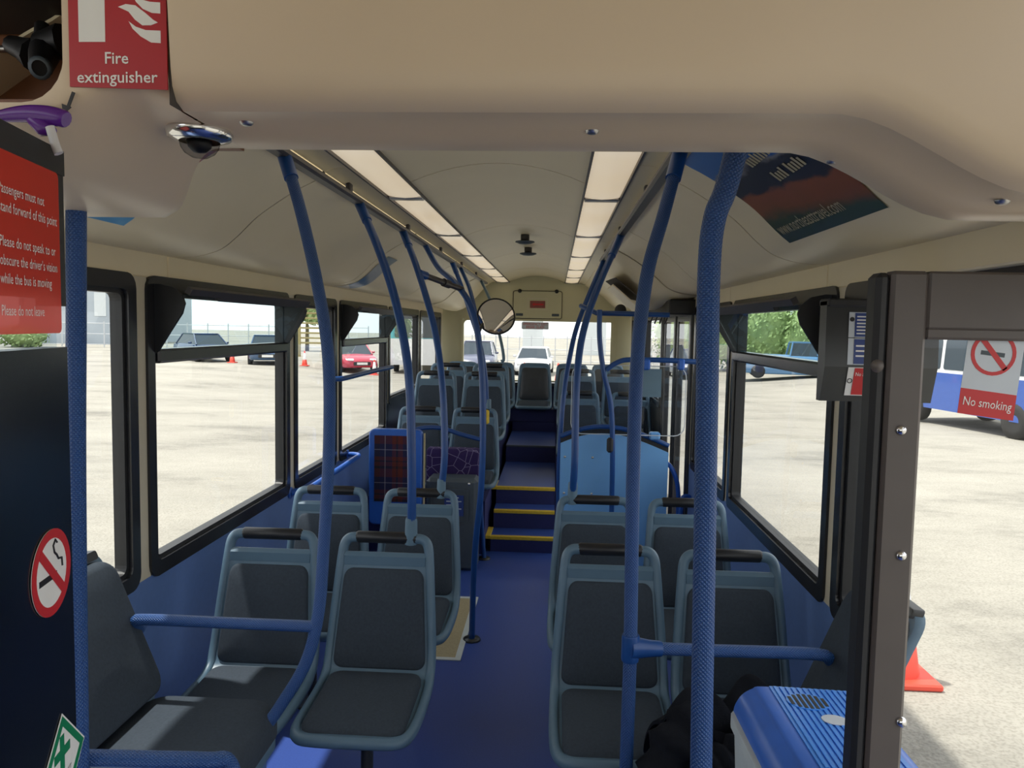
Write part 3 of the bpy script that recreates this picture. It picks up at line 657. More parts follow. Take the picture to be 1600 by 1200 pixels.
# ------------------------------------------------------------------ seats
def make_seat(kind, name, label, cat, group, leg=True, handle=True):
    t = thing(name, label, cat, (0, 0, 0), group)
    half = [(0.118, 0.112, 0.905), (0.150, 0.111, 0.901), (0.170, 0.105, 0.880), (0.178, 0.094, 0.83), (0.189, 0.064, 0.70), (0.199, 0.036, 0.57), (0.204, 0.010, 0.485), (0.205, -0.025, 0.438),
            (0.207, -0.10, 0.416), (0.207, -0.24, 0.410), (0.200, -0.36, 0.410), (0.174, -0.412, 0.409), (0.110, -0.425, 0.409), (0.0, -0.427, 0.409)]
    if not handle: half = [(0.0, 0.090, 0.86), (0.12, 0.089, 0.858), (0.168, 0.086, 0.84), (0.180, 0.078, 0.78)] + half[4:]
    hs = catmull(half, 5)
    full = hs + [Vector((-p.x, p.y, p.z)) for p in hs[-2::-1]]
    sh = G().tube(full, 0.0195, 10)
    # shell skin between the side rims
    top = 0.822 if handle else 0.86
    lv = [p for p in hs if p.z <= top + 1e-6 and p.x > 0.09] if handle else [p for p in hs if p.x > 0.15]
    lv = lv + [Vector((hs[-1].x + 0.05, p_.y, p_.z)) for p_ in hs[-1:]]
    def skin(p):
        k = max(0.0, min(1.0, (p.z - 0.42) / 0.06)); return p.y - 0.012 * k, p.z + 0.010 * (1 - k)
    rows = [[(q * p.x, skin(p)[0], skin(p)[1]) for q in (-1, -0.5, 0.5, 1)] for p in lv]
    sh.slab(rows, lambda P: Vector((P[0], P[1] + (0.022 if P[2] > 0.5 else 0.0), P[2] - 0.02)))
    if handle: sh.bbox((-0.176, 0.076, 0.797), (0.176, 0.106, 0.856), 0.013)
    sh.build('shell', 'shell', t)
    # cushions
    bo = [(0.152, 0.365), (0.160, 0.345)]; o = rrect(-1, 0, 1, 0.345, 0.04, 5)
    bo = [(a * (0.172 - 0.022 * (b / 0.345)), b) for a, b in rrect(-1.0, 0, 1.0, 0.345, 0.10, 5)]
    wv = lambda b: 0.184 - 0.025 * (b / 0.345)
    raw = rrect(-0.17, 0, 0.17, 0.345 if handle else 0.375, 0.035, 5)
    bo = [(a / 0.17 * wv(b), b) for a, b in raw]
    def fb(a, b, c):
        yb = 0.0 + 0.085 * (b / 0.345) - 0.010 * math.sin(math.pi * b / 0.345); zb = 0.452 + b
        return Vector((a, yb - c, zb + 0.22 * c))
    G().plate(bo, fb, 0.022, 0.014, 0.006, -0.012).build('back_cushion', 'cloth' if kind == 0 else 'leather', t)
    so = rrect(-0.180, 0, 0.180, 0.378, 0.045, 5)
    def fsx(a, b, c):
        return Vector((a, -0.405 + b, 0.410 + 0.008 * math.sin(math.pi * min(1, b / 0.5)) + 0.012 * (b / 0.37) + c - 0.02 * max(0, 1 - b / 0.06) ** 2))
    G().plate(so, fsx, 0.030, 0.018, 0.006, -0.01).build('seat_cushion', 'cloth', t)
    if handle:
        G().tube([(-0.122, 0.112, 0.905), (-0.116, 0.112, 0.906), (0.116, 0.112, 0.906), (0.122, 0.112, 0.905)], [0.019, 0.0225, 0.0225, 0.019], 12).build('grip', 'grip', t)
    if leg:
        lg = G().tube([(0.0, -0.18, 0.40), (0.0, -0.18, 0.0)], 0.024, 12); lg.bbox((-0.05, -0.25, 0.0), (0.05, -0.11, 0.012), 0.004); lg.bbox((-0.17, -0.33, 0.372), (0.17, -0.29, 0.402), 0.005); lg.bbox((-0.17, -0.10, 0.372), (0.17, -0.06, 0.402), 0.005); lg.bbox((-0.03, -0.33, 0.375), (0.03, -0.06, 0.40), 0.004)
        lg.build('pedestal', 'dark_plastic', t)
    return t
GRP = 'grey-blue passenger seats'
seatA = make_seat(0, 'bus_seat', 'x', 'seat', GRP)
seatB = make_seat(0, 'bus_seat', 'x', 'seat', GRP, leg=False)
seatC = make_seat(1, 'bus_seat', 'x', 'seat', 'rear bench seats', leg=False, handle=False)
used = {}
def seat(proto, loc, label, rz=0.0):
    o = proto if proto.name not in used else copy_tree(proto); used[proto.name] = 1
    o.location = loc; o.rotation_euler = (0, 0, rz); o.scale = (0.92, 1, 1); o['label'] = label; return o
seat(seatA, (-0.372, 2.68, 0.0), 'front left aisle seat with a grey pole sleeve on its black grip')
seat(seatA, (-0.805, 2.68, 0.0), 'front left window seat behind the blue horizontal bar')
seat(seatA, (-0.378, 3.46, 0.0), 'second-row left aisle seat with a pole rising from its grip')
seat(seatA, (-0.812, 3.46, 0.0), 'second-row left window seat, behind the front left pole')
seat(seatA, (0.455, 2.62, 0.0), 'front right aisle seat crossed by a vertical blue pole')
seat(seatA, (0.872, 2.60, 0.0), 'front right window seat with the black jacket lying on it')
seat(seatA, (0.440, 3.42, 0.0), 'second-row right aisle seat in front of the sky blue panel')
seat(seatA, (0.862, 3.42, 0.0), 'second-row right window seat seen between two thick blue poles')
seat(seatB, (-0.375, 5.88, 0.135), 'left aisle seat directly behind the purple patterned panel')
seat(seatB, (-0.80, 5.88, 0.135), 'left window seat directly behind the tartan backrest board')
seat(seatB, (-0.375, 6.62, 0.375), 'raised left aisle seat, second behind the tartan board')
seat(seatB, (-0.80, 6.62, 0.375), 'raised left window seat, second behind the tartan board')
seat(seatB, (-0.385, 7.40, 0.41), 'raised left aisle seat with a pale pole on its grip, last before bench')
seat(seatB, (-0.80, 7.40, 0.41), 'raised left window seat, last before the rear bench')
seat(seatB, (0.478, 6.98, 0.195), 'right aisle seat just behind the glass screen and sky blue panel')
seat(seatB, (0.94, 6.98, 0.195), 'right window seat just behind the centre doors')
seat(seatB, (0.478, 7.78, 0.355), 'raised right aisle seat, last before the rear bench')
seat(seatB, (0.92, 7.78, 0.355), 'raised right window seat, last before the rear bench')
for x, lb in ((-0.83, 'rear bench seat in the left corner under the rear window'), (-0.41, 'rear bench seat left of the middle one'), (0.012, 'middle rear bench seat facing down the gangway'), (0.44, 'rear bench seat right of the middle one'), (0.85, 'rear bench seat in the right corner under the rear window')):
    seat(seatC, (x, 8.80, 0.41), lb)
# ----- inward-facing seats over the front wheel arches
def side_seat(sg, y0, y1, zc, xb, label, tag_):
    t = thing('side_seat', label, 'seat', (sg * 0.85, (y0 + y1) / 2, 0.4), 'inward-facing seats')
    fm = lambda y, s, c: None
    h = 0.44; L = y1 - y0
    # reclined back: bottom at xb, top further out
    fb = lambda a, b, c: Vector((sg * (xb + 0.17 * b / h - c), a, zc - 0.01 + b * 0.95 + 0.1 * c))
    G().plate([(a, b) for a, b in rrect(y0, 0, y1, h + 0.02, 0.04, 5)][::1], fb, 0.0, 0.005, 0, -0.025).build('back_shell', 'shell', t)
    G().plate(rrect(y0 + 0.004, 0.03, y1 - 0.004, h, 0.05, 5), fb, 0.045, 0.02, 0.008).build('back_cushion', 'cloth', t)
    G().plate(rrect(y0 + 0.02, h + 0.005, y1 - 0.02, h + 0.03, 0.008, 3), fb, 0.01, 0.004, 0, -0.02).build('top_trim', 'grip', t)
    fs2 = lambda a, b, c: Vector((sg * (xb - b), a, zc - 0.055 + c - 0.03 * max(0, (b - 0.30) / 0.09) ** 2))
    G().plate(rrect(y0 + 0.004, -0.02, y1 - 0.004, 0.385, 0.07, 5), fs2, 0.06, 0.025, 0.010).build('seat_cushion', 'cloth', t)
    G().plate(rrect(y0, -0.12, y1, 0.375, 0.06, 5), fs2, 0.0, 0.005, 0, -0.05).build('seat_shell', 'shell', t)
    return t
side_seat(-1, 1.72, 2.17, 0.585, 0.925, 'inward-facing grey seat beside the cab partition, under the left window', 0)
side_seat(1, 1.88, 2.19, 0.585, 0.965, 'inward-facing grey seat beside the door, behind the cool box', 0)
G().bbox((-1.148, 0.95, 0.001), (-0.60, 2.2, 0.475), 0.02).build('wheel_arch_box', 'wall_blue', loc=(-0.85, 1.5, 0), label='blue wheel arch box under the left inward-facing seat', category='wheel arch')
G().bbox((0.62, 1.36, 0.001), (1.148, 1.80, 0.611), 0.02).bbox((0.62, 1.79, 0.001), (1.148, 2.12, 0.45), 0.02).build('wheel_arch_box', 'wall_blue', loc=(0.85, 1.7, 0), label='blue wheel arch box under the cool box', category='wheel arch')

# ------------------------------------------------------------------ poles and rails
for sg, nm, rng in ((-1, 'dark roof grab rail above the left poles', (1.6, 8.9)), (1, 'dark roof grab rail above the right poles', (1.6, 5.75))):
    t = thing('roof_rail', nm, 'rail', (sg * 0.575, 5, 2.2))
    G().bbox((sg * 0.552, rng[0], 2.186), (sg * 0.598, rng[1], 2.212), 0.008).build('rail_bar', 'rail_dark', t)
    y = rng[0] + 0.2
    while y < rng[1]:
        G().bbox((sg * 0.565, y - 0.02, 2.21), (sg * 0.585, y + 0.02, 2.246), 0.004).build('rail_hanger', 'rail_dark', t); y += 1.2
def pole(label, pts, r=0.0165, m='pole_blue', n=8, top=None, sleeves=(), foot=None, nm='grab_pole', base_m='dark_plastic', sm='sleeve'):
    P = catmull(pts, n); t = thing(nm, label, 'pole', tuple(pts[-1]))
    G().tube(P, r, 14).build('tube', m, t)
    if top: a, b = P[0], P[4]; G().tube([a, a.lerp(b, 0.5), b], r * 1.22, 14).build('top_socket', m if m != 'knurl_blue' else 'pole_blue', t)
    for (a, b, rr) in sleeves: G().tube([a, V3(a).lerp(V3(b), 0.12), V3(a).lerp(V3(b), 0.9), b], [rr * 0.92, rr, rr * 1.08, rr * 1.08], 12).build('sleeve', sm, t)
    if foot: G().lathe(foot, [(0, 0.012), (0.045, 0.012), (0.048, 0.004), (0.048, 0.0)], seg=18).build('foot_plate', base_m, t)
    return t
def ptsY(lst): return [at(u, v, Y) for u, v, Y in lst]
rl = lambda y, sg=-1: Vector((sg * 0.575, y, 2.195))
# left, front to rear
p = pole('knurled blue pole at the rear edge of the cab partition', [at(119, 300, 1.4), at(119, 500, 1.4), at(119, 800, 1.4), Vector((at(119, 1100, 1.4).x, 1.4, 0.5)), Vector((at(119, 1190, 1.4).x, 1.4, 0.0))], 0.0178, 'knurl_blue')
q1, q2 = at(128, 1184, 1.42), at(325, 1188, 1.5)
G().tube(catmull([q1, q1.lerp(q2, 0.5), q2, q2 + Vector((0.03, 0.03, -0.02)), q2 + Vector((0.04, 0.04, -0.10)), q2 + Vector((0.04, 0.04, -0.38))], 5), 0.0165, 12).build('guard_rail', 'knurl_blue', loc=q2, label='knurled blue rail running low from the cab pole at bottom left', category='rail')
pole('leftmost tall blue pole curving down beside the front left aisle seat', [rl(2.28)] + ptsY([(470, 330, 2.2), (497, 450, 2.15), (513, 560, 2.1), (514, 700, 2.1), (506, 850, 2.1), (498, 955, 2.1), (478, 1035, 2.1), (440, 1100, 2.1), (405, 1150, 2.08)]), 0.0172, 'knurl_blue', top=True)
a, b = at(492, 979, 2.1), at(228, 968, 2.12)
t = thing('guard_rail', 'blue knurled bar in front of the front left window seat', 'rail', b)
G().tube(catmull([a, a.lerp(b, 0.5), b, b + Vector((-0.035, 0.01, -0.012)), b + Vector((-0.05, 0.05, -0.05)), b + Vector((-0.07, 0.1, -0.06))], 5), 0.0165, 14).build('tube', 'knurl_blue', t)
hd = at(640, 850, 2.775)
pole('blue pole standing on the front left aisle seat grip', [rl(3.15)] + ptsY([(590, 385, 3.0), (618, 470, 2.87), (638, 580, 2.8), (643, 700, 2.78)]) + [Vector((-0.277, 2.785, 0.93))], 0.0165, top=True, sleeves=[((-0.279, 2.788, 0.985), (-0.281, 2.792, 0.885), 0.0225)])
pole('blue pole standing on the second-row left aisle seat grip', [rl(4.05)] + ptsY([(652, 420, 3.85), (678, 510, 3.68), (691, 600, 3.6), (695, 700, 3.57)]) + [Vector((-0.282, 3.57, 0.93))], 0.0165, top=True, sleeves=[((-0.282, 3.57, 0.975), (-0.284, 3.572, 0.885), 0.0205)])
fp4 = Vector((-0.176, 4.04, 0.0))
t = pole('blue aisle pole with cranked top and round foot beside the tan mat', [rl(4.75)] + ptsY([(685, 418, 4.5), (712, 443, 4.2), (738, 485, 4.04), (751, 560, 4.04), (755, 650, 4.04), (752, 760, 4.04), (743, 850, 4.04)]) + [Vector((-0.172, 4.04, 0.3)), fp4], 0.0165, foot=fp4)
j1, j2 = at(655, 427, 3.84), at(722, 452, 4.14)
t2 = thing('link_rail', 'short grey link bar joining two left poles near the ceiling', 'rail', j1)
G().tube([j1, j2], 0.0155, 12).build('bar', 'rail_dark', t2); m_ = j1.lerp(j2, 0.55); G().tube([m_, j1.lerp(j2, 0.68)], 0.022, 12).build('clamp', 'rail_dark', t2); G().tube([j1, j1.lerp(j2, 0.15)], 0.021, 12).build('clamp', 'pole_blue', t2)
pole('blue pole on the aisle seat grip behind the purple panel', [rl(6.0)] + ptsY([(722, 450, 5.95), (738, 500, 5.97), (752, 545, 5.98), (759, 590, 5.99), (761, 625, 5.99)]) + [Vector((-0.272, 5.995, 1.09))], 0.0165, top=True, sleeves=[((-0.273, 5.99, 1.13), (-0.273, 5.996, 1.045), 0.021)])
fp6 = Vector((-0.245, 5.50, 0.0))
t = pole('blue aisle pole rising at the left of the yellow-edged steps', [rl(6.5)] + ptsY([(735, 455, 6.2), (748, 520, 5.8), (752, 580, 5.55), (753, 680, 5.5), (751, 780, 5.5)]) + [fp6], 0.0165, foot=fp6, sleeves=[(at(752, 745, 5.5), at(751, 768, 5.5), 0.024)], sm='bracket_blue')
G().bbox(at(758, 640, 5.47), at(764, 663, 5.44), 0.01).build('bell_push', 'yellow', loc=at(760, 655, 5.45), label='yellow bell push on the left pole by the steps', category='bell push')
pole('thin pale pole on the last raised left aisle seat', [rl(8.3)] + ptsY([(768, 475, 7.9), (782, 530, 7.6), (787, 560, 7.52)]) + [Vector((-0.285, 7.515, 1.36))], 0.0155, 'sleeve')
# mirror
mc = at(775, 495, 4.25); mn = Vector((0.16, -1.0, 0.36)).normalized()
t = thing('passenger_mirror', 'round convex mirror with black rim on the left aisle pole', 'mirror', mc)
G().lathe(mc, [(0, -0.03), (0.03, -0.028), (0.085, -0.012), (0.105, 0.0), (0.108, 0.008), (0.105, 0.015), (0.098, 0.011)], mn, 36).build('rim', 'rubber', t)
G().lathe(mc, [(0.1, 0.010), (0.08, 0.0155), (0.055, 0.020), (0.03, 0.023), (0, 0.0245)], mn, 36).build('glass_face', 'mirror', t)
G().tube([mc - mn * 0.012, mc - mn * 0.05 + Vector((-0.06, 0, 0)), at(748, 520, 4.05)], 0.008, 8).build('arm', 'rubber', t)
# right side
pole('thickest knurled blue pole in the right foreground', [Vector((0.585, 1.40, 2.2))] + ptsY([(1140, 275, 1.4), (1117, 340, 1.4), (1108, 420, 1.4), (1105, 600, 1.4), (1101, 850, 1.4), (1097, 1100, 1.4)]) + [Vector((0.536, 1.385, 0.5)), Vector((0.537, 1.37, 0.0))], 0.0205, 'knurl_blue', foot=Vector((0.537, 1.37, 0)))
fr2 = Vector((0.452, 1.96, 0.0))
t = pole('tall blue pole in front of the front right aisle seat', [rl(2.2, 1)] + ptsY([(1037, 335, 2.1), (1011, 430, 2.02), (996, 560, 1.97), (989, 750, 1.96), (985, 1000, 1.96), (980, 1150, 1.96)]) + [Vector((0.452, 1.96, 0.3)), fr2], 0.0178, 'knurl_blue', top=True, foot=fr2)
a, b = at(985, 1012, 1.96), at(1275, 1022, 2.05)
t = thing('guard_rail', 'blue knurled bar in front of the front right window seat', 'rail', a)
G().tube(catmull([a, a.lerp(b, 0.5), b, b + Vector((0.05, 0.03, -0.03)), b + Vector((0.09, 0.06, -0.06))], 4), 0.0165, 14).build('tube', 'knurl_blue', t)
G().tube([a + Vector((0, 0, 0.035)), a + Vector((0, 0, 0.028)), a + Vector((0, 0, -0.028)), a + Vector((0, 0, -0.035))], [0.022, 0.0235, 0.0235, 0.022], 14).build('clamp', 'pole_blue', t)
G().tube([a, a.lerp(b, 0.10), a.lerp(b, 0.16)], [0.030, 0.022, 0.020], 14).build('clamp_socket', 'pole_blue', t)
pole('blue pole standing on the second-row right aisle seat grip', [rl(4.1, 1)] + ptsY([(936, 445, 3.8), (911, 520, 3.6), (901, 600, 3.52), (898, 720, 3.5)]) + [Vector((0.336, 3.53, 0.93))], 0.0165, top=True, sleeves=[((0.337, 3.53, 0.985), (0.336, 3.533, 0.885), 0.022)])
fr4 = Vector((0.30, 5.05, 0.0))
pole('slim blue pole at the gangway end of the sky blue panel', [rl(5.6, 1)] + ptsY([(905, 500, 5.3), (890, 560, 5.15), (880, 625, 5.06), (875, 700, 5.05), (873, 770, 5.05)]) + [fr4], 0.0165, foot=fr4)
fr5 = Vector((0.628, 4.88, 0.0))
pole('curved blue pole in front of the middle of the sky blue panel', ptsY([(937, 484, 4.9), (937, 530, 4.9), (943, 580, 4.9), (954, 630, 4.9), (957, 690, 4.9), (956, 780, 4.9)]) + [fr5], 0.0165, foot=fr5)
G().bbox(at(948, 683, 4.87), at(958, 708, 4.83), 0.012).build('stop_button', 'rubber', loc=at(952, 695, 4.85), label='black stop button on the pole before the blue panel', category='button')
t = thing('handrail', 'blue handrail with clamps above the glass screen by centre doors', 'rail', at(1000, 566, 4.9))
G().tube(catmull(ptsY([(947, 578, 4.9), (965, 566, 4.9), (985, 562, 4.9), (1040, 563, 4.9), (1100, 566, 4.9)]), 5), 0.0165, 12).build('tube', 'pole_blue', t)
for u in (1010, 1064): c = at(u, 567, 4.9); G().bbox((c.x - 0.022, c.y - 0.026, c.z - 0.045), (c.x + 0.022, c.y + 0.026, c.z + 0.026), 0.01).build('clamp', 'bracket_blue', t)
t = thing('cross_rail', 'dark blue cross rail under the ceiling before the centre doors', 'rail', at(980, 490, 4.95))
G().tube([at(908, 478, 5.2), at(932, 489, 4.95), at(1046, 492, 4.95)], 0.0165, 12).build('tube', 'pole_blue', t)
t = thing('wall_handrail', 'blue handrail sloping across the left window by the wheelchair bay', 'rail', (-1.1, 5, 1.36))
G().tube(catmull([(-1.135, 4.60, 1.36), (-1.09, 4.63, 1.362), (-1.06, 4.72, 1.363), (-1.02, 5.3, 1.375), (-0.99, 5.75, 1.38)], 5), 0.0165, 12).build('tube', 'pole_blue', t)
G().lathe((-1.149, 4.60, 1.36), [(0, 0.012), (0.03, 0.01), (0.032, 0.0)], (1, 0, 0), 14).build('wall_flange', 'pole_blue', t)
t = thing('wall_handrail', 'low blue handrail along the left wall beneath the window sill', 'rail', (-1.1, 4.5, 0.84))
G().tube(catmull([(-1.14, 3.95, 0.80), (-1.09, 3.98, 0.812), (-1.06, 4.06, 0.815), (-1.04, 4.8, 0.83), (-1.045, 4.98, 0.828), (-1.09, 5.05, 0.825), (-1.14, 5.07, 0.82)], 5), 0.0165, 12).build('tube', 'bracket_blue', t)
for y in (3.95, 5.07): G().lathe((-1.149, y, 0.80 if y < 4 else 0.82), [(0, 0.012), (0.03, 0.01), (0.032, 0.0)], (1, 0, 0), 14).build('wall_flange', 'bracket_blue', t)

# ------------------------------------------------------------------ wheelchair bay, left
t = thing('wheelchair_backrest', 'tartan padded wheelchair backrest board with bright blue rim', 'backrest', (-0.80, 5.05, 0.0))
fw = lambda a, b, c: Vector((a, 5.04 - c, b))
G().plate(rrect(-0.985, 0.36, -0.628, 1.005, 0.035, 5), fw, 0.028, 0.012, 0, -0.03).build('frame_board', 'bracket_blue', t)
G().grid([[(-0.945 + 0.265 * j / 8, 5.005, 0.52 + 0.445 * i / 8) for j in range(9)] for i in range(9)], True, True).build('tartan_pad', 'tartan', t)
G().box((-0.62, 5.03, 0.36), (-0.612, 5.06, 0.98)).build('edge_strip', 'tan_mat', t)
G().bbox((-0.90, 5.03, 0.0), (-0.72, 5.09, 0.40), 0.01).build('stand', 'dark_plastic', t)
t = thing('padded_panel', 'purple patterned padded panel above the grey equipment box', 'panel', (-0.45, 5.45, 0.55))
G().plate(rrect(-0.665, 0.55, -0.285, 0.822, 0.02, 4), lambda a, b, c: Vector((a, 5.45 - c, b)), 0.04, 0.012, 0.006, -0.05).build('pad', 'moquette', t)
G().bbox((-0.66, 5.46, 0.0), (-0.29, 5.50, 0.56), 0.005).build('support', 'riser_navy', t)
t = thing('equipment_box', 'dark grey equipment box with small blue label by the steps', 'box', (-0.44, 5.3, 0.0))
G().bbox((-0.63, 5.20, 0.0), (-0.272, 5.40, 0.648), 0.025).build('casing', 'grey_box', t)
fq = lambda a, b, c: Vector((a, 5.198 - c, b))
G().ring(rrect(-0.60, 0.34, -0.33, 0.58, 0.02), rrect(-0.588, 0.352, -0.342, 0.568, 0.015), fq, -0.002, 0.006).build('lid_rim', 'grey_box', t)
lbl = G().box((-0.50, 5.192, 0.39), (-0.365, 5.197, 0.535)).build('label', 'notice_blue', t)
for k in range(5): G().box((-0.485, 5.190, 0.515 - k * 0.026), (-0.40 + 0.02 * (k % 2), 5.1915, 0.522 - k * 0.026)).build('label_line', 'notice_pale', lbl)
G().lathe((-0.33, 5.199, 0.615), [(0, 0.006), (0.007, 0.004), (0.009, 0)], (0, -1, 0), 12).build('lock', 'chrome', t)
t = thing('bay_rail', 'blue arched rail from the tartan board to the steps pole', 'rail', (-0.5, 5.5, 0.95))
G().tube(catmull([(-0.80, 5.30, 0.95), (-0.68, 5.42, 0.968), (-0.56, 5.48, 0.958), (-0.42, 5.5, 0.915), (-0.255, 5.5, 0.875)], 5), 0.0165, 12).build('tube', 'pole_blue', t)
t = thing('floor_mat', 'tan floor mat with white edging by the left aisle pole', 'mat', (-0.4, 4.2, 0))
G().box((-0.80, 3.80, 0.0005), (-0.235, 4.66, 0.005)).build('mat_field', 'tan_mat', t)
for a, b in (((-0.235, 3.77), (-0.205, 4.69)), ((-0.80, 3.77), (-0.235, 3.80)), ((-0.80, 4.66), (-0.235, 4.69))): G().box((a[0], a[1], 0.0005), (b[0], b[1], 0.006)).build('edging', 'white_body', t)

# ------------------------------------------------------------------ sky blue panel, glass screen, centre doors
t = thing('modesty_panel', 'sky blue arched modesty panel between gangway and centre doors', 'panel', (0.62, 5.0, 0))
top = [(0.29 + 0.70 * k / 16, 0.905 + 0.115 * math.sin(math.pi * min(1, (k / 16) * 0.9 + 0.10) ** 0.9)) for k in range(17)]
fmp = lambda a, b, c: Vector((a, 5.0 - c, b))
G().prism([(0.29, 0.12), (0.985, 0.12)] + top[::-1], fmp, 0, 0.018).build('board', 'panel_sky', t)
G().prism([(a, b) for a, b in top] + [(a, b + 0.05) for a, b in top][::-1], fmp, -0.002, 0.012).build('edge_band', 'rubber', t)
G().tube([(a, 4.985, b + 0.045) for a, b in top], 0.0155, 12).build('top_rail', 'pole_blue', t)
for a, b in ((0.32, 0.62), (0.32, 0.86), (0.50, 0.62), (0.50, 0.86)): G().lathe((a, 4.981, b), [(0, 0.004), (0.006, 0.003), (0.008, 0)], (0, -1, 0), 10).build('rivet', 'alu', t)
G().bbox((0.86, 4.95, 0.99), (0.93, 5.0, 1.04), 0.01).build('clamp', 'panel_sky', t)
t = thing('glass_screen', 'clear glass draught screen with rounded corners above the blue panel', 'screen', (0.7, 4.95, 1.0))
G().prism(rrect(0.35, 1.02, 1.08, 1.47, 0.07), lambda a, b, c: Vector((a, 4.93 - c, b)), 0, 0.006).build('pane', 'glass_screen', t)
G().ring(rrect(0.35, 1.02, 1.08, 1.47, 0.07), rrect(0.355, 1.025, 1.075, 1.465, 0.066), lambda a, b, c: Vector((a, 4.93 - c, b)), -0.001, 0.007).build('polished_edge', 'notice_pale', t)
G().box((0.80, 4.918, 1.27), (0.92, 4.9225, 1.45)).build('notice_back', 'sleeve', t)
# centre doors
d2 = structure('door_2')
for y in (5.13, 5.80, 6.46):
    G().bbox((1.135, y, 0.0), (1.2, y + 0.06, 1.90), 0.01).build('door_post', 'rubber', d2)
for y0, y1 in ((5.205, 5.80), (5.875, 6.46)):
    G().ring(rrect(y0, 0.03, y1, 1.86, 0.03), rrect(y0 + 0.06, 0.12, y1 - 0.06, 1.76, 0.03), lambda a, b, c: Vector((c, a, b)), 1.142, 1.16).build('leaf_frame', 'rubber_gloss', d2)
    G().box((1.148, y0 + 0.08, 0.11), (1.153, y1 - 0.08, 1.77)).build('pane', 'glass', d2)
G().bbox((0.98, 5.1, 1.80), (1.2, 6.56, 1.90), 0.01).build('door_gear', 'rubber', d2)
for k in range(4):
    y = 5.2 + k * 0.28; G().tube(catmull([(1.0, y, 1.82), (0.985, y + 0.08, 1.75), (1.0, y + 0.18, 1.76), (1.03, y + 0.24, 1.82)], 4), 0.006, 6).build('cable', 'rubber', d2)
for i, (u, v0, v1) in enumerate(((1047, 728, 790), (1068, 770, 800))):
    a = at(u, v0, 5.1)
    t = thing('door_handrail', ('curved blue grab handle hanging by the centre doors', 'short blue grab handle beside the second-row right window seat')[i], 'handle', a)
    x = a.x
    G().tube(catmull([(x - 0.035, 5.16, a.z + 0.01), (x, 5.1, a.z), (x + 0.045, 5.08, a.z - 0.10), (x + 0.06, 5.08, a.z - 0.25), (x + 0.06, 5.08, 0.3)], 4) if i == 0 else catmull([(x - 0.03, 5.0, 0.3), (x - 0.03, 5.0, a.z - 0.06), (x, 5.0, a.z), (x + 0.07, 5.03, a.z - 0.07), (x + 0.075, 5.05, 0.3)], 4), 0.015, 10).build('tube', 'bracket_blue', t)
# housing over the centre doors
t = thing('door_gear_housing', 'cream moulded housing with open flap above the centre doors', 'housing', (0.85, 5.8, 1.95))
rows = []
for i in range(13):
    k = i / 12; y = 5.04 + 1.62 * k; bul = 0.13 * math.sin(math.pi * k) ** 0.6
    rows.append([((lambda c: (c[0], y, c[1]))(cove(_acc[-1] * j / 12, 0.004 + bul * math.sin(math.pi * min(1, j / 12 * 0.95)) ** 0.7))) for j in range(13)])
G().grid(rows).build('cover', 'cream', t)
G().prism([(5.30, 0.13), (5.95, 0.10), (5.95, 0.36), (5.30, 0.42)], lambda a, b, c: Vector((cove(b, 0.132 + c)[0], a, cove(b, 0.132 + c)[1])), 0, 0.006).build('opening_shade_plate', 'seam_dark', t)  # dark plate laid on the cover; the recess's shade is only its colour
fp_ = [cove(0.16, 0.12), cove(0.46, 0.13)]
G().prism([(5.36, 0), (5.92, 0), (5.92, 1), (5.36, 1)], lambda a, b, c: Vector((fp_[0][0] - 0.04 + (fp_[1][0] - fp_[0][0]) * b, a, fp_[0][1] - 0.05 + (fp_[1][1] - fp_[0][1]) * b + c)), 0, 0.01).build('flap', 'cream', t)
t = thing('duct_cover', 'cream swooping duct cover at the left rear ceiling corner', 'cover', (-0.9, 9.0, 1.95))
rows = []
for i in range(11):
    k = i / 10; y = 8.2 + 1.2 * k; bul = 0.09 * math.sin(math.pi / 2 * k)
    rows.append([((lambda c: (-c[0], y, c[1]))(cove(_acc[-1] * j / 12, 0.004 + bul * math.sin(math.pi * min(1, j / 12 * 0.95))))) for j in range(13)])
G().grid(rows).build('cover', 'cream', t)
G().lathe((0.79, 6.62, 1.86), [(0, 0.02), (0.04, 0.018), (0.05, 0.0)], (0, -1, 0), 18).build('round_speaker', 'rubber', loc=(0.79, 6.6, 1.86), label='small black round speaker behind the right poles', category='speaker')

# ------------------------------------------------------------------ ceiling and rear fittings
for i, (u, v) in enumerate(((820, 391), (825, 404))):
    Y = (5.35, 6.2)[i]; c = Vector((at(u, v, Y).x, Y, 2.335))
    t = thing('ceiling_vent', ('nearer of two round vents in the middle of the ceiling', 'farther of two round vents in the middle of the ceiling')[i], 'vent', c, 'ceiling vents')
    G().lathe(c, [(0, 0.0), (0.03, 0.0), (0.03, -0.05), (0, -0.05)], seg=16).build('stem', 'rail_dark', t)
    G().lathe(c, [(0.028, -0.042), (0.065, -0.045), (0.068, -0.052), (0.04, -0.062), (0, -0.066)], seg=20).build('cap', 'grey_box', t)
t = thing('engine_hatch', 'cream hatch with two black hinges above the rear window', 'hatch', (0.01, YR - 0.06, 1.9))
fh = lambda a, b, c: Vector((a, YR - 0.051 - c, b))
G().ring(rrect(-0.30, 1.805, 0.318, 2.155, 0.03), rrect(-0.293, 1.812, 0.311, 2.148, 0.026), fh, 0.0, 0.010).build('gap_line', 'seam_dark', t)
hdr = G().plate(rrect(-0.293, 1.812, 0.311, 2.148, 0.026), fh, 0.008, 0.006).build('door', 'cream_rear', t)
for a in (-0.215, 0.245): G().lathe(fh(a, 2.15, 0.0), [(0, 0.03), (0.022, 0.028), (0.026, 0.0)], (0, -1, 0), 14).build('hinge', 'rubber', hdr)
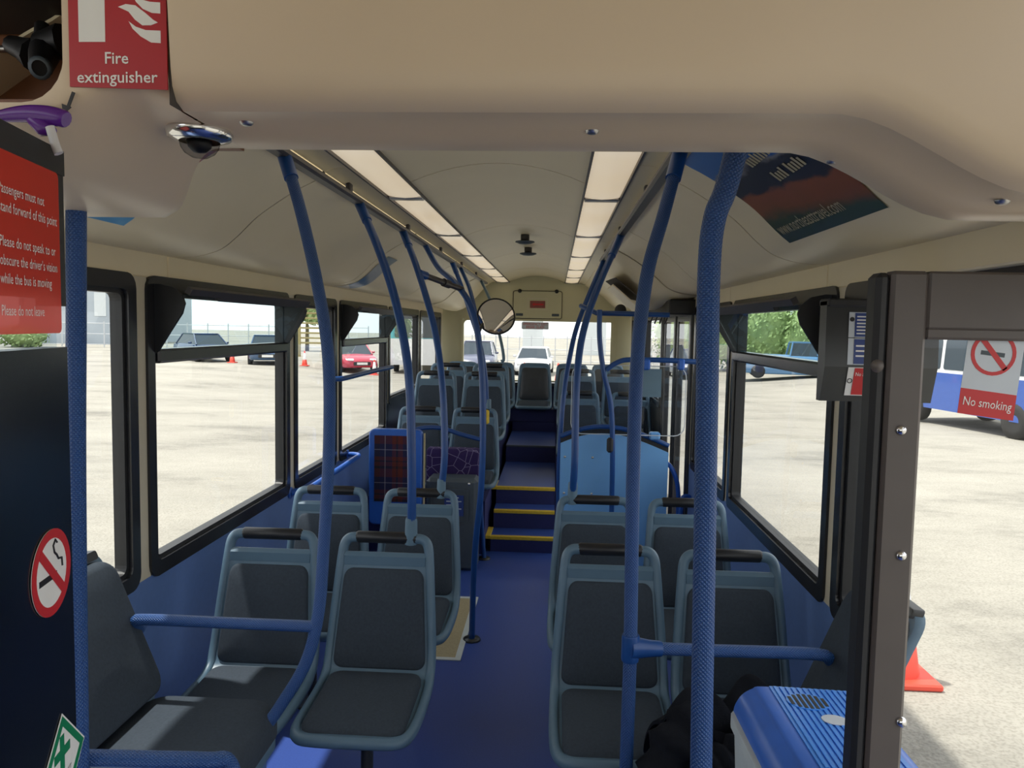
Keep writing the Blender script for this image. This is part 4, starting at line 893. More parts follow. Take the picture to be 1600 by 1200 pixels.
for a in (-0.215, 0.235): G().bbox(fh(a - 0.045, 1.84, 0.006), fh(a + 0.045, 1.872, 0.016), 0.004).build('catch', 'grey_box', hdr)
G().ring(rrect(-0.115, 1.915, 0.135, 2.065, 0.008), rrect(-0.105, 1.925, 0.125, 2.055, 0.006), fh, 0.006, 0.011).build('sign_recess', 'cream_pillar', t)
G().prism(rrect(-0.085, 1.94, 0.105, 2.03, 0.004)[::-1], fh, 0.008, 0.011).build('red_label', 'faded_red', t)
G().prism([(-0.06, 1.985), (-0.03, 2.01), (-0.03, 1.995), (0.085, 1.995), (0.085, 1.975), (-0.03, 1.975), (-0.03, 1.96)], fh, 0.011, 0.012).build('label_arrow', 'red', t)
t = thing('exit_sign', 'small white Emergency exit break glass sign on the rear window', 'sign', (0.02, YR - 0.08, 1.7))
exp_ = G().prism(rrect(-0.185, 1.675, 0.155, 1.765, 0.012)[::-1], lambda a, b, c: Vector((a, YR - 0.035 - c, b)), 0, 0.002).build('plate', 'notice_pale', t)
text('lettering', 'EMERGENCY EXIT', 0.046, lambda x, y: Vector((-0.015 + x, YR - 0.0378, 1.725 + y)), 'red', exp_, 'CENTER', 0.82, 0.0)
text('lettering', 'BREAK GLASS', 0.046, lambda x, y: Vector((-0.015 + x, YR - 0.0378, 1.686 + y)), 'red', exp_, 'CENTER', 0.82, 0.0)

# ------------------------------------------------------------------ posters on the coving
def cove_poster(sg, y0, y1, s0, s1, m, label, extra=None):
    t = thing('advert_poster', label, 'poster', (sg * 0.85, (y0 + y1) / 2, 2.0))
    ya, yb = (y1, y0) if sg > 0 else (y0, y1)
    rows = [[((lambda c: (sg * c[0], ya + (yb - ya) * j / 6, c[1]))(cove(s1 + (s0 - s1) * i / 14, 0.003))) for j in range(7)] for i in range(15)]
    G().grid(rows, True, True).build('print', m, t)
    return t
t = cove_poster(1, 1.72, 2.42, 0.03, 0.44, 'poster_town', 'coloured town advert on the right ceiling coving with web address')
cm = lambda y, s, o=0.005: (lambda c: Vector((c[0], y, c[1])))(cove(s, o))
text('lettering', 'www.northeasttravel.com', 0.060, lambda x, y: cm(2.39 - x, 0.405 - y), 'poster_smudge', t, 'LEFT', 0.80)
for y0, n_, s_ in ((2.10, 8, 0.17), (2.06, 4, 0.245), (1.95, 5, 0.245)):
    for k in range(n_):
        ya = y0 - k * 0.022; hh = 0.014 + 0.008 * (k % 3 == 0)
        G().grid([[cm(ya - 0.014 * j, s_ - hh + (hh + 0.014) * i) for j in range(2)] for i in range(2)]).build('faded_letter', 'poster_smudge', t)
cove_poster(-1, 4.66, 4.93, 0.22, 0.60, 'poster_blue', 'narrow pale blue advert on the left ceiling coving')
cove_poster(-1, 1.55, 2.10, 0.05, 0.46, 'poster_bright', 'bright advert poster peeking below the bulkhead at left')

# ------------------------------------------------------------------ entrance door leaf (open, across the aperture)
d1 = structure('door_1')
YD = 1.30
xe, xa, xb_ = at(1357, 700, YD - 0.016).x, at(1380, 700, YD - 0.02).x, at(1438, 700, YD - 0.02).x
ztop, zrail = 1.802, 1.700
stile = G().bbox((xa, YD - 0.02, 0.03), (xb_, YD + 0.02, ztop), 0.006).build('stile', 'bronze', d1)
G().bbox((xe, YD - 0.016, 0.03), (xa + 0.002, YD + 0.03, ztop - 0.003), 0.008).build('rubber_edge', 'rubber', d1)
G().bbox((xb_, YD - 0.018, zrail + 0.008), (1.52, YD + 0.018, ztop), 0.004).build('top_rail', 'bronze', d1)
G().bbox((xb_, YD - 0.016, zrail - 0.008), (1.46, YD + 0.016, zrail + 0.012), 0.004).build('glazing_bar', 'bronze', d1)
G().bbox((1.46, YD - 0.02, 0.03), (1.52, YD + 0.02, ztop), 0.006).build('outer_stile', 'bronze', d1)
G().bbox((xb_, YD - 0.018, 0.03), (1.46, YD + 0.018, 0.16), 0.004).build('bottom_rail', 'bronze', d1)
G().box((xb_ - 0.005, YD - 0.003, 0.15), (1.47, YD + 0.003, zrail)).build('pane', 'glass', d1)
for v in (672, 868, 1128):
    c = at(1408, v, YD - 0.02); G().lathe((c.x, YD - 0.020, c.z), [(0, 0.007), (0.005, 0.007), (0.0085, 0.003), (0.009, 0)], (0, -1, 0), 14).build('bolt', 'chrome', stile)
c = at(1372, 572, YD - 0.02); G().lathe((c.x, YD - 0.017, c.z), [(0, 0.005), (0.008, 0.004), (0.011, 0)], (0, -1, 0), 14).build('bolt', 'bronze', stile)
c0 = at(1540, 640, YD - 0.006); tl = math.radians(-7)
nsd = thing('no_smoking_notice', 'white and red No smoking sticker on the entrance door glass', 'sticker', c0)
fd = lambda a, b, c=0.0: Vector((c0.x + a * math.cos(tl) - b * math.sin(tl), YD - 0.0045 - c, c0.z + a * math.sin(tl) + b * math.cos(tl)))
G().prism([(-0.045, 0.03), (0.045, 0.03), (0.04, 0.17), (-0.05, 0.17)][::-1], fd, 0, 0.0006).build('sheet', 'notice_pale', nsd)
nsb = G().prism([(-0.043, -0.012), (0.047, -0.012), (0.045, 0.03), (-0.045, 0.03)][::-1], fd, 0, 0.0006).build('red_band', 'red', nsd)
G().ring(circle(-0.004, 0.092, 0.036, 30), circle(-0.004, 0.092, 0.030, 30), fd, 0.0006, 0.0012).build('red_ring', 'red', nsd)
G().prism([(-0.031, 0.113), (-0.025, 0.119), (0.022, 0.072), (0.016, 0.066)], fd, 0.0006, 0.0012).build('red_bar', 'red', nsd)
G().prism([(-0.024, 0.088), (0.014, 0.088), (0.014, 0.095), (-0.024, 0.095)], fd, 0.0006, 0.001).build('cigarette_symbol', 'grey_box', nsd)
text('lettering', 'No smoking', 0.0205, lambda x, y: fd(x + 0.001, y + 0.003, 0.0012), 'white', nsb, 'CENTER', 0.78)
# notice cabinet on the wall ahead of the side window
t = thing('notice_cabinet', 'dark glossy cabinet with blue and red passenger notices by the door', 'cabinet', (1.0, 1.9, 1.5))
x0 = at(1292, 478, 1.88).x
fcx = lambda a, b, c: Vector((b, a, c))
poly = [(1.88, 1.775), (1.875, 1.62), (1.90, 1.535), (1.925, 1.535), (1.925, 1.775)]
G().prism(poly, lambda a, b, c: Vector((c, a, b)), x0, 1.148).build('casing', 'dark_plastic', t)
G().bbox((x0, 1.868, 1.762), (1.148, 1.935, 1.782), 0.004).build('top_lip', 'rubber', t)
fcn = lambda a, b, c=0.0: Vector((x0 + a, 1.8785 - (1.775 - b) * 0.02 - c if b > 1.62 else 1.874 + (1.62 - b) * 0.29 - c, b))
def nrect(a0, b0, a1, b1, nm, m, c=0.0012): G().prism([(a0, b0), (a1, b0), (a1, b1), (a0, b1)], fcn, c, c + 0.0006).build(nm, m, t)
nrect(0.052, 1.69, 0.13, 1.75, 'notice_white', 'notice_pale'); nrect(0.066, 1.692, 0.13, 1.748, 'notice_field', 'notice_blue', 0.0022)
nrect(0.052, 1.625, 0.13, 1.688, 'notice_white', 'notice_pale'); nrect(0.066, 1.627, 0.13, 1.686, 'notice_field', 'notice_blue', 0.0022)
nrect(0.055, 1.550, 0.13, 1.619, 'notice_white', 'white'); nrect(0.070, 1.552, 0.13, 1.617, 'notice_field', 'red', 0.0022)
for k in range(6): nrect(0.070, 1.738 - k * 0.008, 0.115 - 0.006 * (k % 3), 1.741 - k * 0.008, 'notice_line', 'white', 0.003)
for k in range(3): nrect(0.070, 1.668 - k * 0.012, 0.118 - 0.006 * (k % 2), 1.672 - k * 0.012, 'notice_line', 'white', 0.003)
text('lettering', 'No alcohol', 0.013, lambda x, y: fcn(0.073 + x, 1.598 + y, 0.0032), 'white', t, 'LEFT', 0.8)
G().prism(circle(0.059, 1.733, 0.0055, 14)[::-1], fcn, 0.002, 0.003).build('camera_symbol', 'black', t)
G().ring(circle(0.0625, 1.586, 0.006, 16), circle(0.0625, 1.586, 0.0045, 16), fcn, 0.002, 0.003).build('alcohol_symbol', 'black', t)

# ------------------------------------------------------------------ cool box and jacket on the right inward-facing seat
cb0 = Vector((0.80, 1.56, 0.612)); ang = math.radians(1); ca_, sa_ = math.cos(ang), math.sin(ang)
cbm = lambda a, b, c: Vector((cb0.x + a * ca_ - b * sa_, cb0.y + a * sa_ + b * ca_, cb0.z + c))
t = thing('cool_box', 'blue lidded white electric cool box on the right inward-facing seat', 'cool box', cb0)
wB, dB = 0.135, 0.17
hB = 0.215
g = G(); o1 = rrect(-wB + 0.01, -dB + 0.01, wB - 0.01, dB - 0.01, 0.03); o2 = rrect(-wB, -dB, wB, dB, 0.03); n = len(o1)
g.add([cbm(a, b, 0) for a, b in o1] + [cbm(a, b, hB) for a, b in o2], [tuple(range(n))[::-1], tuple(range(n, 2 * n))] + [(k, (k + 1) % n, (k + 1) % n + n, k + n) for k in range(n)]).build('body', 'white_body', t)
G().prism(rrect(-wB - 0.007, -dB - 0.007, wB + 0.007, dB + 0.007, 0.036), cbm, hB - 0.02, hB + 0.006).build('body_rim', 'white_body', t)
# lid: curved left shoulder, flat ribbed deck
lp = [(-wB + 0.004, hB + 0.004), (-wB + 0.008, hB + 0.022), (-wB + 0.022, hB + 0.045), (-wB + 0.045, hB + 0.060), (-wB + 0.075, hB + 0.066), (wB - 0.01, hB + 0.060), (wB - 0.002, hB + 0.05), (wB, hB + 0.004)]
lps = [(p.x, p.z) for p in catmull([(a, 0, b) for a, b in lp], 4)]
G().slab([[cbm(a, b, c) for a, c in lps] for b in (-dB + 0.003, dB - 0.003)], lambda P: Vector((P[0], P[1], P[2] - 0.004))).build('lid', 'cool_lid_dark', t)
for b in (-dB + 0.003, dB - 0.003): G().add([cbm(a, b, c) for a, c in lps] + [cbm(wB, b, hB), cbm(-wB, b, hB)], [tuple(range(len(lps) + 2))]).build('lid_end', 'cool_lid_dark', t)
zd = lambda a: hB + 0.0655 - (a + wB - 0.075) / (2 * wB - 0.085) * 0.006
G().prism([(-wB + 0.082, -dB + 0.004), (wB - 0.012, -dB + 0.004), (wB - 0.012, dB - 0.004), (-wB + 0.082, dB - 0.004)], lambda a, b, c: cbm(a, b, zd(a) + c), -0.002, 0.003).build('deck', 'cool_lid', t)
deck = [c for c in t.children if c.name.startswith('deck')][0]
k = 0
while -wB + 0.09 + k * 0.013 < wB - 0.02:
    a = -wB + 0.09 + k * 0.013
    b0 = -dB + 0.008; G().prism([(a, b0), (a + 0.007, b0), (a + 0.007, dB - 0.008), (a, dB - 0.008)], lambda q, b, c: cbm(q, b, zd(q) + c), 0.002, 0.0055).build('rib', 'cool_lid', deck); k += 1
vc = (-wB + 0.145, dB - 0.075)
vpl = G().prism(circle(vc[0], vc[1], 0.046, 24, 0.036)[::1], lambda a, b, c: cbm(a, b, zd(a) + c), 0.004, 0.0065).build('vent_plate', 'cool_lid', t)
for k in range(7):
    a = vc[0] - 0.036 + k * 0.012; hh = 0.032 * math.sqrt(max(0.05, 1 - ((k - 3) / 3.6) ** 2))
    G().prism([(a - 0.0035, vc[1] - hh), (a + 0.0035, vc[1] - hh), (a + 0.0035, vc[1] + hh), (a - 0.0035, vc[1] + hh)], lambda q, b, c: cbm(q, b, zd(q) + c), 0.006, 0.0072).build('vent_slot', 'black', vpl)
G().prism(circle(vc[0] + 0.03, vc[1] - 0.075, 0.027, 24, 0.021), lambda a, b, c: cbm(a, b, zd(a) + c), 0.0055, 0.007).build('oval_badge', 'notice_pale', t)
# jacket: crumpled cloth heap over the seat edge
jk = thing('jacket', 'black jacket crumpled over the front right seats', 'jacket', (0.78, 2.25, 0.47))
def gs(x, y, cx, cy, rx, ry): return math.exp(-((x - cx) / rx) ** 2 - ((y - cy) / ry) ** 2)
def cloth_z(x, y):
    base = 0.455 if y > 2.16 else 0.575
    base = 0.575 + (0.455 - 0.575) * sst(2.10, 2.20, y)
    env = min(1.0, 1.5 * (gs(x, y, 0.80, 2.14, 0.17, 0.15) + gs(x, y, 0.62, 2.02, 0.10, 0.11)))
    h = 0.12 * gs(x, y, 0.82, 2.16, 0.15, 0.10) + 0.07 * gs(x, y, 0.64, 2.03, 0.09, 0.08) + 0.07 * gs(x, y, 0.92, 2.05, 0.09, 0.07)
    fold = 0.036 * math.cos(17 * x + 9 * y + 1.2 * math.sin(14 * y)) ** 2 + 0.032 * math.cos(-11 * x + 21 * y + 1.6 * math.sin(12 * x + 1)) ** 2 + 0.008 * math.sin(40 * x - 27 * y)
    return base + h + fold * env + 0.012 * env
rows = []
for i in range(57):
    y = 1.86 + 0.50 * i / 56; row = []
    for k in range(57):
        x = 0.50 + 0.50 * k / 56
        # ragged rounded outline
        dx, dy = (x - 0.75) * 1.2, y - 2.11; a = math.atan2(dy, dx); r = math.hypot(dx / 0.25, dy / 0.25); lim = 0.9 + 0.09 * math.sin(3 * a + 1) + 0.06 * math.sin(7 * a)
        f = lim / r if r > lim else 1.0
        X, Y = 0.75 + dx * f, 2.11 + dy * f
        row.append((X, Y, cloth_z(X, Y)))
    rows.append(row)
G().slab(rows, lambda P: Vector((P[0], P[1], P[2] - 0.012))).build('body', 'jacket', jk)
sl = catmull([(0.70, 2.05, 0.66), (0.60, 1.98, 0.63), (0.545, 1.93, 0.55), (0.525, 1.90, 0.44), (0.53, 1.89, 0.34), (0.56, 1.88, 0.25)], 8)
G().tube(sl, [0.064 * (1 + 0.16 * math.sin(k * 1.3) + 0.08 * math.sin(k * 2.9)) for k in range(len(sl))], 14).build('sleeve', 'jacket', jk)
sl = catmull([(0.86, 2.02, 0.68), (0.78, 1.93, 0.66), (0.70, 1.89, 0.62), (0.64, 1.87, 0.60)], 8)
G().tube(sl, [0.045 * (1 + 0.18 * math.sin(k * 1.5 + 1)) for k in range(len(sl))], 14).build('sleeve', 'jacket', jk)

# ------------------------------------------------------------------ outside: cones, vehicles, buildings, greenery
def cone(x, y, label, h=0.75, group='traffic cones in the yard'):
    z = gz(x, y); t = thing('traffic_cone', label, 'cone', (x, y, z), group); k = h / 0.75
    G().bbox((x - 0.2 * k, y - 0.2 * k, z), (x + 0.2 * k, y + 0.2 * k, z + 0.04 * k), 0.01).build('base', 'cone_red', t)
    r = lambda q: (0.145 * (1 - q) + 0.03 * q) * k
    for a, b, m, nm in ((0.05, 0.42, 'cone_red', 'lower_cone'), (0.42, 0.86, 'white', 'reflective_band'), (0.86, 1.0, 'cone_red', 'tip')):
        G().lathe((x, y, z), [(r(a), a * h), (r(b), b * h), (0.0, b * h)], seg=16).build(nm, m, t)
def gxy(u, v):
    """ground point under a photo pixel"""
    r = ROT @ Vector((u - 800, 600 - v, -FPX)); q = CAM + r * ((-0.35 - CAM.z) / r.z); return q.x, q.y
for (u, v), lb in (((363, 567), 'traffic cone between the two dark blue cars'), ((476, 569), 'traffic cone seen through the narrow third left window'), ((585, 573), 'traffic cone just right of the red car'), ((250, 563), 'traffic cone at the left of the nearest dark blue car')):
    cone(*gxy(u, v), lb)
for x, lb in ((-1.1, 'traffic cone right of the slate car beyond the rear window'), (0.4, 'traffic cone left of the white car beyond the rear window'), (3.6, 'traffic cone right of the white car beyond the rear window')):
    cone(x, 34.0, lb, 0.9)
cone(at(1396, 1050, 4.6).x, 4.6, 'large traffic cone just outside the entrance door', 0.75)

def car(x, y, heading, m, label, L=4.4, Wd=1.8, H=1.42, kind='saloon', group=None):
    z = gz(x, y); t = thing('parked_car' if kind != 'pickup' else 'pickup_truck', label, 'car' if kind != 'pickup' else 'pickup', (x, y, z), group)
    ch, sh = math.cos(heading), math.sin(heading)
    M_ = lambda a, b, c: Vector((x + a * ch - b * sh, y + a * sh + b * ch, z + c))   # a = sideways, b = forward
    w = Wd / 2; belt = H * 0.62
    # lower body loft
    secs = [(-L / 2, w * 0.80, 0.35, belt * 0.92), (-L / 2 + 0.12, w * 0.93, 0.24, belt * 0.98), (-L / 4, w, 0.2, belt * 1.02), (0, w, 0.2, belt), (L / 4, w, 0.2, belt * 0.98), (L / 2 - 0.35, w * 0.95, 0.22, belt * 0.82), (L / 2 - 0.06, w * 0.84, 0.24, belt * 0.66), (L / 2, w * 0.7, 0.32, belt * 0.58)]
    rows = []
    for b, hw, z0, z1 in secs:
        zm = z0 + (z1 - z0) * 0.55
        rows.append([M_(a, b, c) for a, c in ((-hw * 0.92, z0), (-hw, z0 + 0.08), (-hw, zm), (-hw * 0.97, z1 - 0.05), (-hw * 0.86, z1), (0, z1 + 0.03), (hw * 0.86, z1), (hw * 0.97, z1 - 0.05), (hw, zm), (hw, z0 + 0.08), (hw * 0.92, z0), (-hw * 0.92, z0))])
    g = G().grid(rows); n = 11
    for r, rv in ((rows[0], False), (rows[-1], True)): g.add(r[:n], [tuple(range(n))[::-1] if rv else tuple(range(n))])
    g.build('body', m, t)
    # greenhouse and roof
    c0, c1 = (-L / 2 + 0.45, L / 4 + 0.1) if kind != 'pickup' else (-0.2, L / 4 + 0.2)
    r0, r1 = c0 + 0.55, c1 - 0.75
    if kind == 'pickup': r0, r1 = c0 + 0.12, c1 - 0.6
    gb = [(-w * 0.88, c0), (w * 0.88, c0), (w * 0.88, c1), (-w * 0.88, c1)]; gt = [(-w * 0.70, r0), (w * 0.70, r0), (w * 0.70, r1), (-w * 0.70, r1)]
    vs = [M_(a, b, belt - 0.03) for a, b in gb] + [M_(a, b, H - 0.05) for a, b in gt]
    G().add(vs, [(k, (k + 1) % 4, (k + 1) % 4 + 4, k + 4) for k in range(4)]).build('windows', 'car_glass', t)
    rf = G().prism(rrect(-w * 0.71, r0 - 0.03, w * 0.71, r1 + 0.03, 0.12), M_, H - 0.07, H)
    for k in range(4): rf.tube([vs[k], vs[k + 4]], 0.04, 6)
    rf.build('roof', m, t)
    for a in (-1, 1):
        for b in (-L * 0.31, L * 0.32):
            c = M_(a * (w - 0.10), b, 0.32); ax = M_(1, 0, 0) - M_(0, 0, 0)
            G().lathe(c, [(0, -0.11), (0.32, -0.11), (0.33, 0), (0.32, 0.11), (0.2, 0.115), (0, 0.09)], ax * a, 18).build('wheel', 'tyre', t)
        c = M_(a * w * 0.62, L / 2 - 0.06, belt * 0.70)
        G().bbox(c - Vector((0.16, 0.06, 0.05)), c + Vector((0.16, 0.06, 0.06)), 0.03).build('headlight', 'lamp_clear', t)
        c = M_(a * w * 1.06, c1 - 0.45, belt + 0.06); G().bbox(c - Vector((0.09, 0.06, 0.05)), c + Vector((0.09, 0.06, 0.06)), 0.03).build('door_mirror', m, t)
    fn = M_(0, L / 2 - 0.02, belt * 0.50); fd_ = (M_(0, 1, 0) - M_(0, 0, 0))
    sd_ = (M_(1, 0, 0) - M_(0, 0, 0)); mp = lambda a, b, c: fn + sd_ * a + Vector((0, 0, b)) + fd_ * c
    gr_ = G().prism(rrect(-0.42, -0.10, 0.42, 0.08, 0.05), mp, 0.0, 0.04).build('grille', 'rubber', t)
    G().prism([(-0.26, -0.06), (0.26, -0.06), (0.26, 0.05), (-0.26, 0.05)], mp, 0.04, 0.05).build('number_plate', 'white', gr_)
    return t
face = lambda x, y: math.atan2(-(0.24 - x), (0 - y))     # nose towards the bus
for (u, v), m, dh, lb in (((318, 563), 'car_navy', 0.35, 'dark blue car parked beyond the second left window'), ((418, 567), 'car_blue', 0.0, 'dark blue car with bright grille beside the window pillar'), ((548, 569), 'car_red', 0.25, 'red car parked beyond the left window by the wheelchair bay')):
    x, y = gxy(u, v); car(x, y, face(x, y) + dh, m, lb, group='cars parked in the yard')
car(-3.75, 40.0, math.pi + 0.02, 'car_slate', 'slate grey tall car seen through the rear window', 4.6, 1.9, 1.72, group='cars beyond the rear window')
car(-0.95 + 0.1, 41.0, math.pi - 0.05, 'car_white', 'white car seen through the rear window', 4.5, 1.85, 1.42, group='cars beyond the rear window')
x, y = 11.6, 37.5; car(x, y, math.radians(-100), 'car_pale_blue', 'pale blue pickup parked before the right hedge', 5.2, 1.9, 1.75, 'pickup')
car(7.2, 40.6, math.pi, 'car_navy', 'dark car partly hidden behind the thick right pole', 4.4, 1.8, 1.5)
# added blue and white van, standing in for a reflection in the door glass
def van(x, y, heading, label, L, Wd, H, m_low, m_up, nm='reflection_van', cat='van', zb=0.35, rows_=3):
    z = gz(x, y); t = thing(nm, label, cat, (x, y, z)); ch, sh = math.cos(heading), math.sin(heading)
    M_ = lambda a, b, c: Vector((x + a * ch - b * sh, y + a * sh + b * ch, z + c)); w = Wd / 2
    sec = lambda z0, z1, k0, k1: None
    belt = zb + (H - zb) * 0.45
    G().prism(rrect(-w, -L / 2, w, L / 2, 0.18), M_, zb, belt).build('lower_body', m_low, t)
    o = rrect(-w, -L / 2, w, L / 2, 0.18); n = len(o); tp = [(a * 0.93, b * 0.97) for a, b in o]
    G().add([M_(a, b, belt) for a, b in o] + [M_(a, b, H) for a, b in tp], [tuple(range(n, 2 * n))] + [(k, (k + 1) % n, (k + 1) % n + n, k + n) for k in range(n)]).build('upper_body', m_up, t)
    k = int(L / 1.35)
    for s_ in (-1, 1):
        for i in range(k):
            b0 = -L / 2 + 0.25 + i * (L - 0.5) / k; b1 = b0 + (L - 0.5) / k - 0.12
            fq = lambda a, b, c: M_(s_ * (w * (1 - 0.07 * (b - belt) / (H - belt)) + c), a, b)
            G().prism(rrect(b0, belt + 0.08, b1, H - 0.28, 0.06), fq, -0.01, 0.012).build('side_window', 'car_glass', t)
        for b in (-L * 0.33, L * 0.33):
            ax = M_(s_, 0, 0) - M_(0, 0, 0); G().lathe(M_(s_ * (w - 0.12), b, 0.36), [(0, -0.1), (0.36, -0.1), (0.37, 0), (0.36, 0.125), (0.2, 0.13), (0, 0.1)], ax, 18).build('wheel', 'tyre', t)
    for b, s_ in ((L / 2, 1), (-L / 2, -1)):
        G().prism(rrect(-w * 0.8, belt + 0.05, w * 0.8, H - 0.25, 0.08), lambda a, bb, c: M_(a, b - s_ * 0.02 * (bb - belt) * L / 4 / max(0.1, H - belt) + s_ * (c + 0.005), bb), 0, 0.02).build('end_window', 'car_glass', t)
    return t
van(10.2, 17.6, math.radians(8), 'blue and white van added outside in place of a door glass reflection', 5.0, 2.0, 2.25, 'van_blue', 'car_white')
van(-7.2, 44, math.radians(4), 'white coach with teal windows far behind the left rear windows', 11.0, 2.6, 3.4, 'car_white', 'teal', 'parked_coach', 'coach', 0.45)
# buildings
def hall(x0, x1, y0, y1, h, m, label, panes=6, ridge=0.0):
    z = -0.4; t = thing('warehouse', label, 'building', ((x0 + x1) / 2, (y0 + y1) / 2, z))
    G().box((x0, y0, z), (x1, y1, h)).build('wall', m, t)
    xm = (x0 + x1) / 2; G().add([(x0 - .3, y0 - .3, h), (x1 + .3, y0 - .3, h), (x1 + .3, y1 + .3, h), (x0 - .3, y1 + .3, h), (xm, y0 - .3, h + ridge), (xm, y1 + .3, h + ridge)], [(0, 1, 4), (2, 3, 5), (1, 2, 5, 4), (3, 0, 4, 5), (3, 2, 1, 0)]).build('roof', 'building_grey', t)
    for k in range(panes):
        a = x0 + (x1 - x0) * (k + 0.25) / panes; b = a + (x1 - x0) * 0.5 / panes
        G().box((a, y0 - 0.05, h * 0.35), (b, y0 - 0.01, h * 0.7)).build('window', 'building_pale', t)
    G().box((x1 + 0.01, y0 + (y1 - y0) * 0.3, z), (x1 + 0.06, y0 + (y1 - y0) * 0.5, h * 0.55)).build('roller_door', 'building_pale', t)
hall(-44.5, -36.5, 62, 76, 5.6, 'building_grey', 'grey gabled warehouse behind the parked dark blue car', 4, 2.2)
t = thing('gantry', 'yellowish steel gantry with rungs behind the third left window', 'gantry', (-14.3, 46, -0.4))
for x in (-15.3, -13.3): G().tube([(x, 46, -0.4), (x, 46, 3.0)], 0.09, 6).build('post', 'gold_post', t)
for k in range(9): G().tube([(-15.6, 46, 0.5 + k * 0.30), (-13.0, 46, 0.5 + k * 0.30)], 0.05, 6).build('rung', 'gold_post', t)
t = thing('lighting_tower', 'pale square tower post beyond the rear window', 'tower', (-1.55, 70, -0.8))
G().box((-2.7, 69.4, -0.8), (-0.9, 70.6, 7.5)).build('shaft', 'building_pale', t); G().box((-3.0, 69.2, 7.5), (-0.6, 70.8, 7.8)).build('cap', 'building_grey', t)
t = thing('lighting_tower', 'pale broad tower block at the right of the rear window', 'tower', (5, 72, -0.8))
G().box((2.8, 71, -0.8), (4.9, 73, 8.5)).build('shaft', 'building_pale', t); G().box((2.6, 70.8, 8.5), (5.1, 73.2, 8.8)).build('cap', 'building_grey', t)
def fence(xa, ya, xb2, yb, n, h, m, label, rails=3):
    t = thing('fence', label, 'fence', ((xa + xb2) / 2, (ya + yb) / 2, gz((xa + xb2) / 2, (ya + yb) / 2)))
    post = None
    for k in range(n + 1):
        x = xa + (xb2 - xa) * k / n; y = ya + (yb - ya) * k / n; z = gz(x, y)
        G().box((x - 0.03, y - 0.03, z), (x + 0.03, y + 0.03, z + h)).build('post', m, t)
    for r in range(rails):
        za = 0.2 + (h - 0.35) * r / (rails - 1); G().tube([(xa, ya, gz(xa, ya) + za), (xb2, yb, gz(xb2, yb) + za)], 0.022, 6).build('rail', m, t)
fence(-52, 52, -14, 58, 26, 1.9, 'fence_grey', 'thin grey yard fence far beyond the left windows')
fence(-7, 52, 7.5, 52, 18, 1.9, 'fence_grey', 'thin grey fence far beyond the rear window')
fence(16.0, 24, 24, 17, 30, 1.9, 'fence_blue', 'blue-grey railing fence beyond the entrance door')
G().box((3.9, 46, -0.8), (5.0, 46.1, 0.9)).build('blue_board', 'van_blue', loc=(4.4, 46, -0.8), label='small blue board beyond the right of the rear window', category='board')
t = thing('kerb_bank', 'brown earth bank with low kerb beyond the entrance door', 'bank', (17, 19, -0.35))
G().prism([(12.4, -0.35), (13.4, 0.05), (15.5, 0.35), (40, 0.5), (40, -0.35)], lambda a, b, c: Vector((a, c, b)), 6, 15.5).build('earth', 'brick', t)
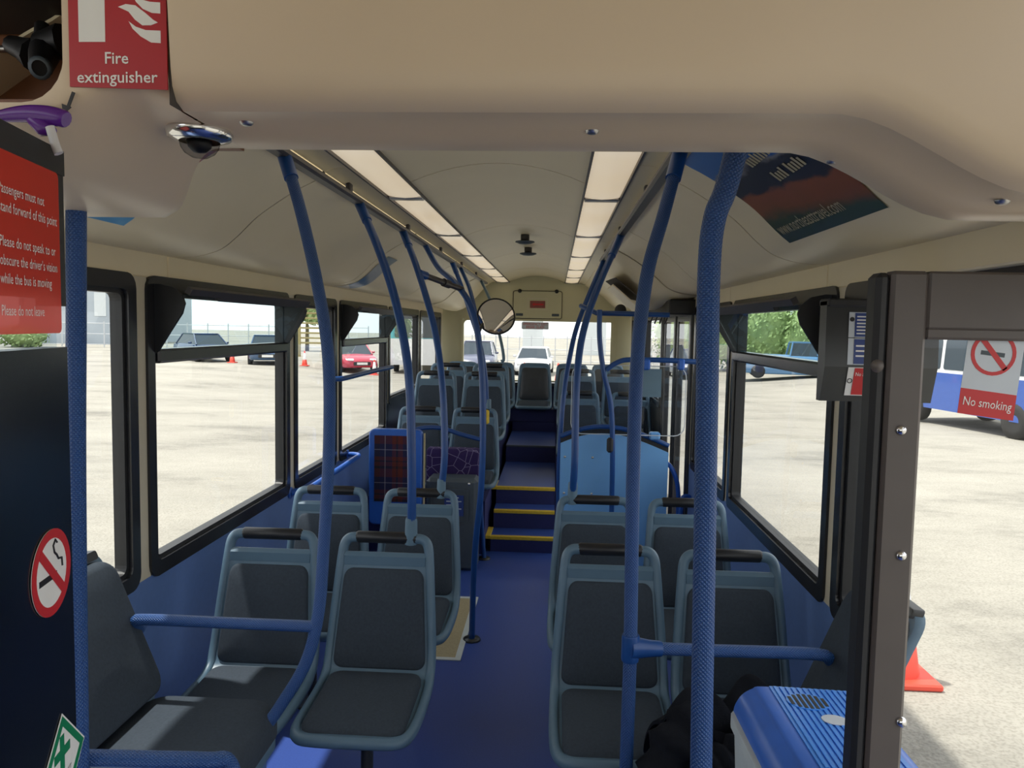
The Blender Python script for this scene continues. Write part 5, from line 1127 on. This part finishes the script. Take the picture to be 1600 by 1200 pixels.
# leaf masses
def leaves(label, nm, cat, blobs, count, size, m='leaves', trunk=None, group=None):
    r_ = random.Random(len(label)); c0 = blobs[0][0]; t = thing(nm, label, cat, (c0[0], c0[1], gz(c0[0], c0[1])), group)
    g = G()
    for i in range(count):
        c, rad = blobs[i % len(blobs)]; d = Vector((r_.gauss(0, 1), r_.gauss(0, 1), r_.gauss(0, 1))).normalized() * (0.72 + 0.28 * r_.random())
        p = Vector((c[0] + d.x * rad[0], c[1] + d.y * rad[1], c[2] + d.z * rad[2]))
        if p.z < gz(p.x, p.y): continue
        nrm = (d + Vector((r_.gauss(0, .5), r_.gauss(0, .5), r_.gauss(0, .5) + .3))).normalized(); e1 = nrm.orthogonal().normalized(); e2 = nrm.cross(e1); s_ = size * r_.uniform(0.6, 1.3)
        g.add([p - e1 * s_, p - e2 * s_ * 0.5, p + e1 * s_, p + e2 * s_ * 0.5], [(0, 1, 2, 3)])
    g.build('foliage', m, t, kind='stuff')
    for c, rad in blobs:
        pf = [(math.sin(math.pi * k / 8) * 0.8, -math.cos(math.pi * k / 8) * 0.8) for k in range(9)]; q = G().lathe((0, 0, 0), pf, seg=14)
        q.v = [Vector((c[0] + p.x * rad[0] * (1 + 0.12 * math.sin(7 * p.z + c[0])), c[1] + p.y * rad[1], c[2] + p.z * rad[2])) for p in q.v]; q.build('inner_growth', m, t)
    if trunk:
        for a, b, rr in trunk: G().tube([a, V3(a).lerp(V3(b), 0.5), b], [rr, rr * 0.8, rr * 0.5], 8).build('trunk', 'trunk', t)
    return t
leaves('tall green hedge behind the pale blue pickup', 'hedge', 'hedge', [((8 + 2.2 * k, 47 - 0.9 * k, 1.6 + 0.4 * math.sin(k * 1.7)), (2.0, 1.6, 2.6)) for k in range(10)], 20000, 0.13, trunk=[((8 + 4.4 * k, 47 - 1.8 * k, -0.35), (8 + 4.4 * k, 47 - 1.8 * k, 1.6), 0.12) for k in range(5)])
leaves('green tree behind the gantry beyond the third left window', 'tree', 'tree', [((-18.3, 56, 3.4), (1.5, 1.5, 1.6)), ((-17.3, 56, 2.6), (1.3, 1.3, 1.1))], 1800, 0.2, trunk=[((-18.1, 56, -0.35), (-18.1, 56, 3.0), 0.15)])
leaves('wild green shrubs at the far left edge of the yard', 'shrub', 'shrub', [((-37 - 2.2 * k, 52 - 2.6 * k, 0.35 + 0.25 * math.sin(k * 2.1)), (1.6, 1.6, 0.9)) for k in range(7)], 3000, 0.16, trunk=[((-37 - 4.4 * k, 52 - 5.2 * k, -0.35), (-37 - 4.4 * k, 52 - 5.2 * k, 0.6), 0.05) for k in range(3)])
leaves('small bush by the railing beyond the entrance door', 'shrub', 'shrub', [((15.4, 18.6, 0.9), (0.6, 0.6, 0.7))], 500, 0.1, trunk=[((15.4, 18.6, -0.35), (15.4, 18.6, 0.9), 0.04)])
